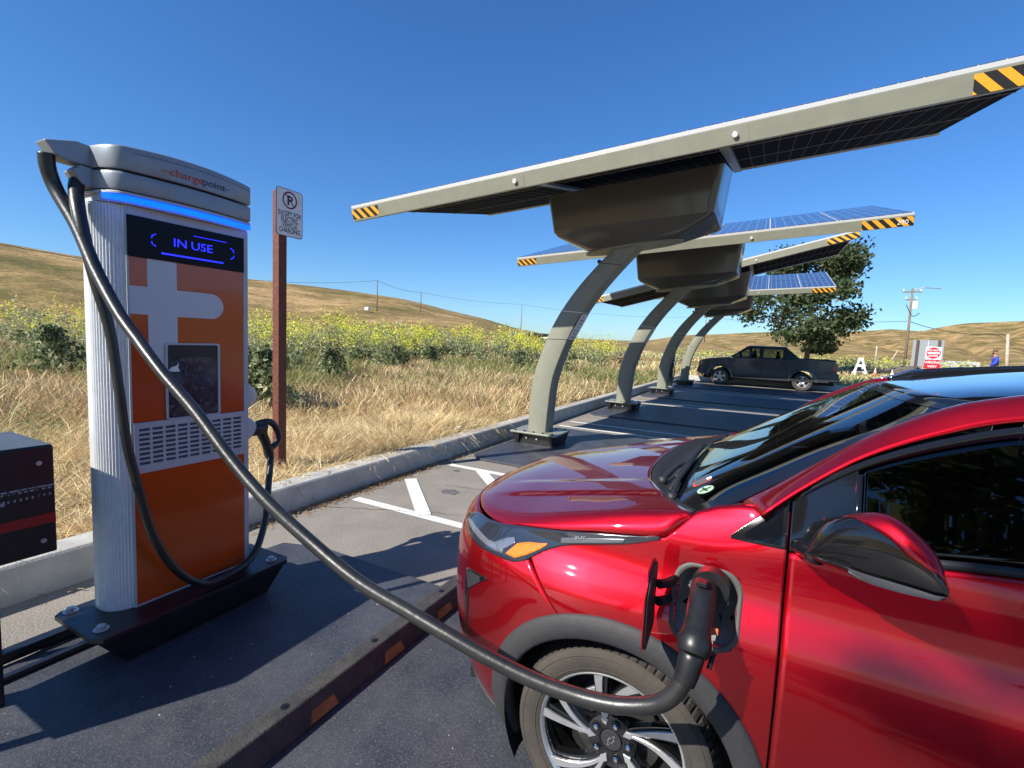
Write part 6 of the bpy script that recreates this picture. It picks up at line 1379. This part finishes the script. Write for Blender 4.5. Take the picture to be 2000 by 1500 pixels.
text('lettering', 'WRONG', .17, m_ws2, f2, lambda u, v, d: PY(u, 1.31+v, .0115+d), align='CENTER', ext=0, bold=.003); text('lettering', 'WAY', .17, m_ws2, f2, lambda u, v, d: PY(u, 1.10+v, .0115+d), align='CENTER', ext=0, bold=.003)
# ------------------------------------------------------------------ people
m_skin = mat('skin', (.36, .19, .12), .6); m_jean = mat('denim', (.05, .06, .09), .8); m_cap = mat('cap_brown', (.10, .06, .035), .8); m_hair = mat('dark_beard', (.02, .015, .012), .8); m_shirtb = mat('shirt_blue', (.02, .05, .42), .7); m_shirtl = mat('shirt_pale_blue', (.38, .46, .62), .7)
def skin(name, joints, edges, m, parent, loc, yaw, root_i=0, sub=2):
    me = bpy.data.meshes.new(name); bm = bmesh.new(); ly = bm.verts.layers.skin.verify(); M = Matrix.Translation(Vector(loc)-origin(parent)) @ Matrix.Rotation(yaw, 4, 'Z'); vs_ = []
    for i, (x, y, z, r) in enumerate(joints):
        v = bm.verts.new(M @ Vector((x, y, z))); rr_ = r if isinstance(r, tuple) else (r, r); v[ly].radius = rr_; v[ly].use_root = (i == root_i); vs_.append(v)
    for a_, b_ in edges: bm.edges.new((vs_[a_], vs_[b_]))
    bm.to_mesh(me); bm.free(); me.materials.append(m); o = bpy.data.objects.new(name, me); sc.collection.objects.link(o); o.parent = parent
    o.modifiers.new('k', 'SKIN').use_smooth_shade = True; s_ = o.modifiers.new('u', 'SUBSURF'); s_.levels = s_.render_levels = sub; return o
def person(loc, yaw, label, shirt, fwd=.12, cap=True):
    """local: faces +X; left side +Y; weight on both feet, one arm forward"""
    p = thing('person', loc, label, 'person')
    J = [(0, 0, .95, (.13, .16)), (0, 0, 1.15, (.12, .15)), (.01, 0, 1.38, (.12, .18)), (.02, 0, 1.50, (.06, .07)), (.04, 0, 1.58, .055), (.055, 0, 1.665, (.085, .075)), (.05, 0, 1.745, (.075, .065)),
         (0, .20, 1.42, .06), (fwd*.4, .25, 1.15, .048), (fwd*2.2, .22, 1.02, .036), (fwd*3.0, .20, 1.01, .028), (0, -.20, 1.42, .06), (-.02, -.25, 1.14, .048), (.06, -.25, .90, .036), (.08, -.25, .82, .028),
         (0, .10, .88, .10), (.05, .11, .50, .065), (.0, .11, .10, .045), (.14, .12, .04, .035), (0, -.10, .88, .10), (-.05, -.11, .50, .065), (-.12, -.11, .10, .045), (.02, -.12, .04, .035)]
    E = [(0, 1), (1, 2), (2, 3), (3, 4), (4, 5), (5, 6), (2, 7), (7, 8), (8, 9), (9, 10), (2, 11), (11, 12), (12, 13), (13, 14), (0, 15), (15, 16), (16, 17), (17, 18), (0, 19), (19, 20), (20, 21), (21, 22)]
    skin('body', J, E, m_skin, p, loc, yaw)
    g = .022
    Js = [(x, y, z, tuple(q+g for q in r) if isinstance(r, tuple) else r+g) for x, y, z, r in (J[0], J[1], J[2], J[7], J[8], J[9], J[11], J[12], J[13])]; Js[0] = (0, 0, .90, (.155, .185)); skin('shirt', Js, [(0, 1), (1, 2), (2, 3), (3, 4), (4, 5), (2, 6), (6, 7), (7, 8)], shirt, p, loc, yaw)
    Jt = [(0, 0, .93, (.14, .165)), (0, .10, .86, .115), (.05, .11, .50, .085), (0, .11, .12, .07), (0, -.10, .86, .115), (-.05, -.11, .50, .085), (-.12, -.11, .12, .07)]; skin('trousers', Jt, [(0, 1), (1, 2), (2, 3), (0, 4), (4, 5), (5, 6)], m_jean, p, loc, yaw)
    if cap:
        M = Matrix.Translation(loc) @ Matrix.Rotation(yaw, 4, 'Z'); a = MB(); a.grid([[tuple(M @ Vector((.052+.098*math.cos(t)*math.cos(R_(q)), .084*math.cos(R_(q))*math.sin(t), 1.71+.085*math.sin(R_(q))))) for t in [2*math.pi*k/20 for k in range(21)]] for q in (-5, 25, 55, 89)]); a.build('cap', m_cap, p, smooth=True, solid=.004)
        a = MB(); a.prism([(.09, -.07), (.20, -.045), (.215, 0), (.20, .045), (.09, .07)], 1.700, 1.712, lambda u, v, d: tuple(M @ Vector((u, v, d)))); a.build('cap_peak', m_cap, p)
        a = MB(); a.tube([tuple(M @ Vector(q)) for q in ((.10, -.06, 1.63), (.142, 0, 1.60), (.10, .06, 1.63))], .028, 8); a.build('beard', m_hair, p, smooth=True)
    return p
pp = bp_(1943, 33, .34); person(pp, math.pi, 'man in a blue long-sleeved shirt and brown cap walking left beyond the red car roof', m_shirtb)
pp = bp_(1468, 25.9, 0.); person(pp, math.pi, 'person in a pale shirt standing behind the pickup truck', m_shirtl, cap=True)
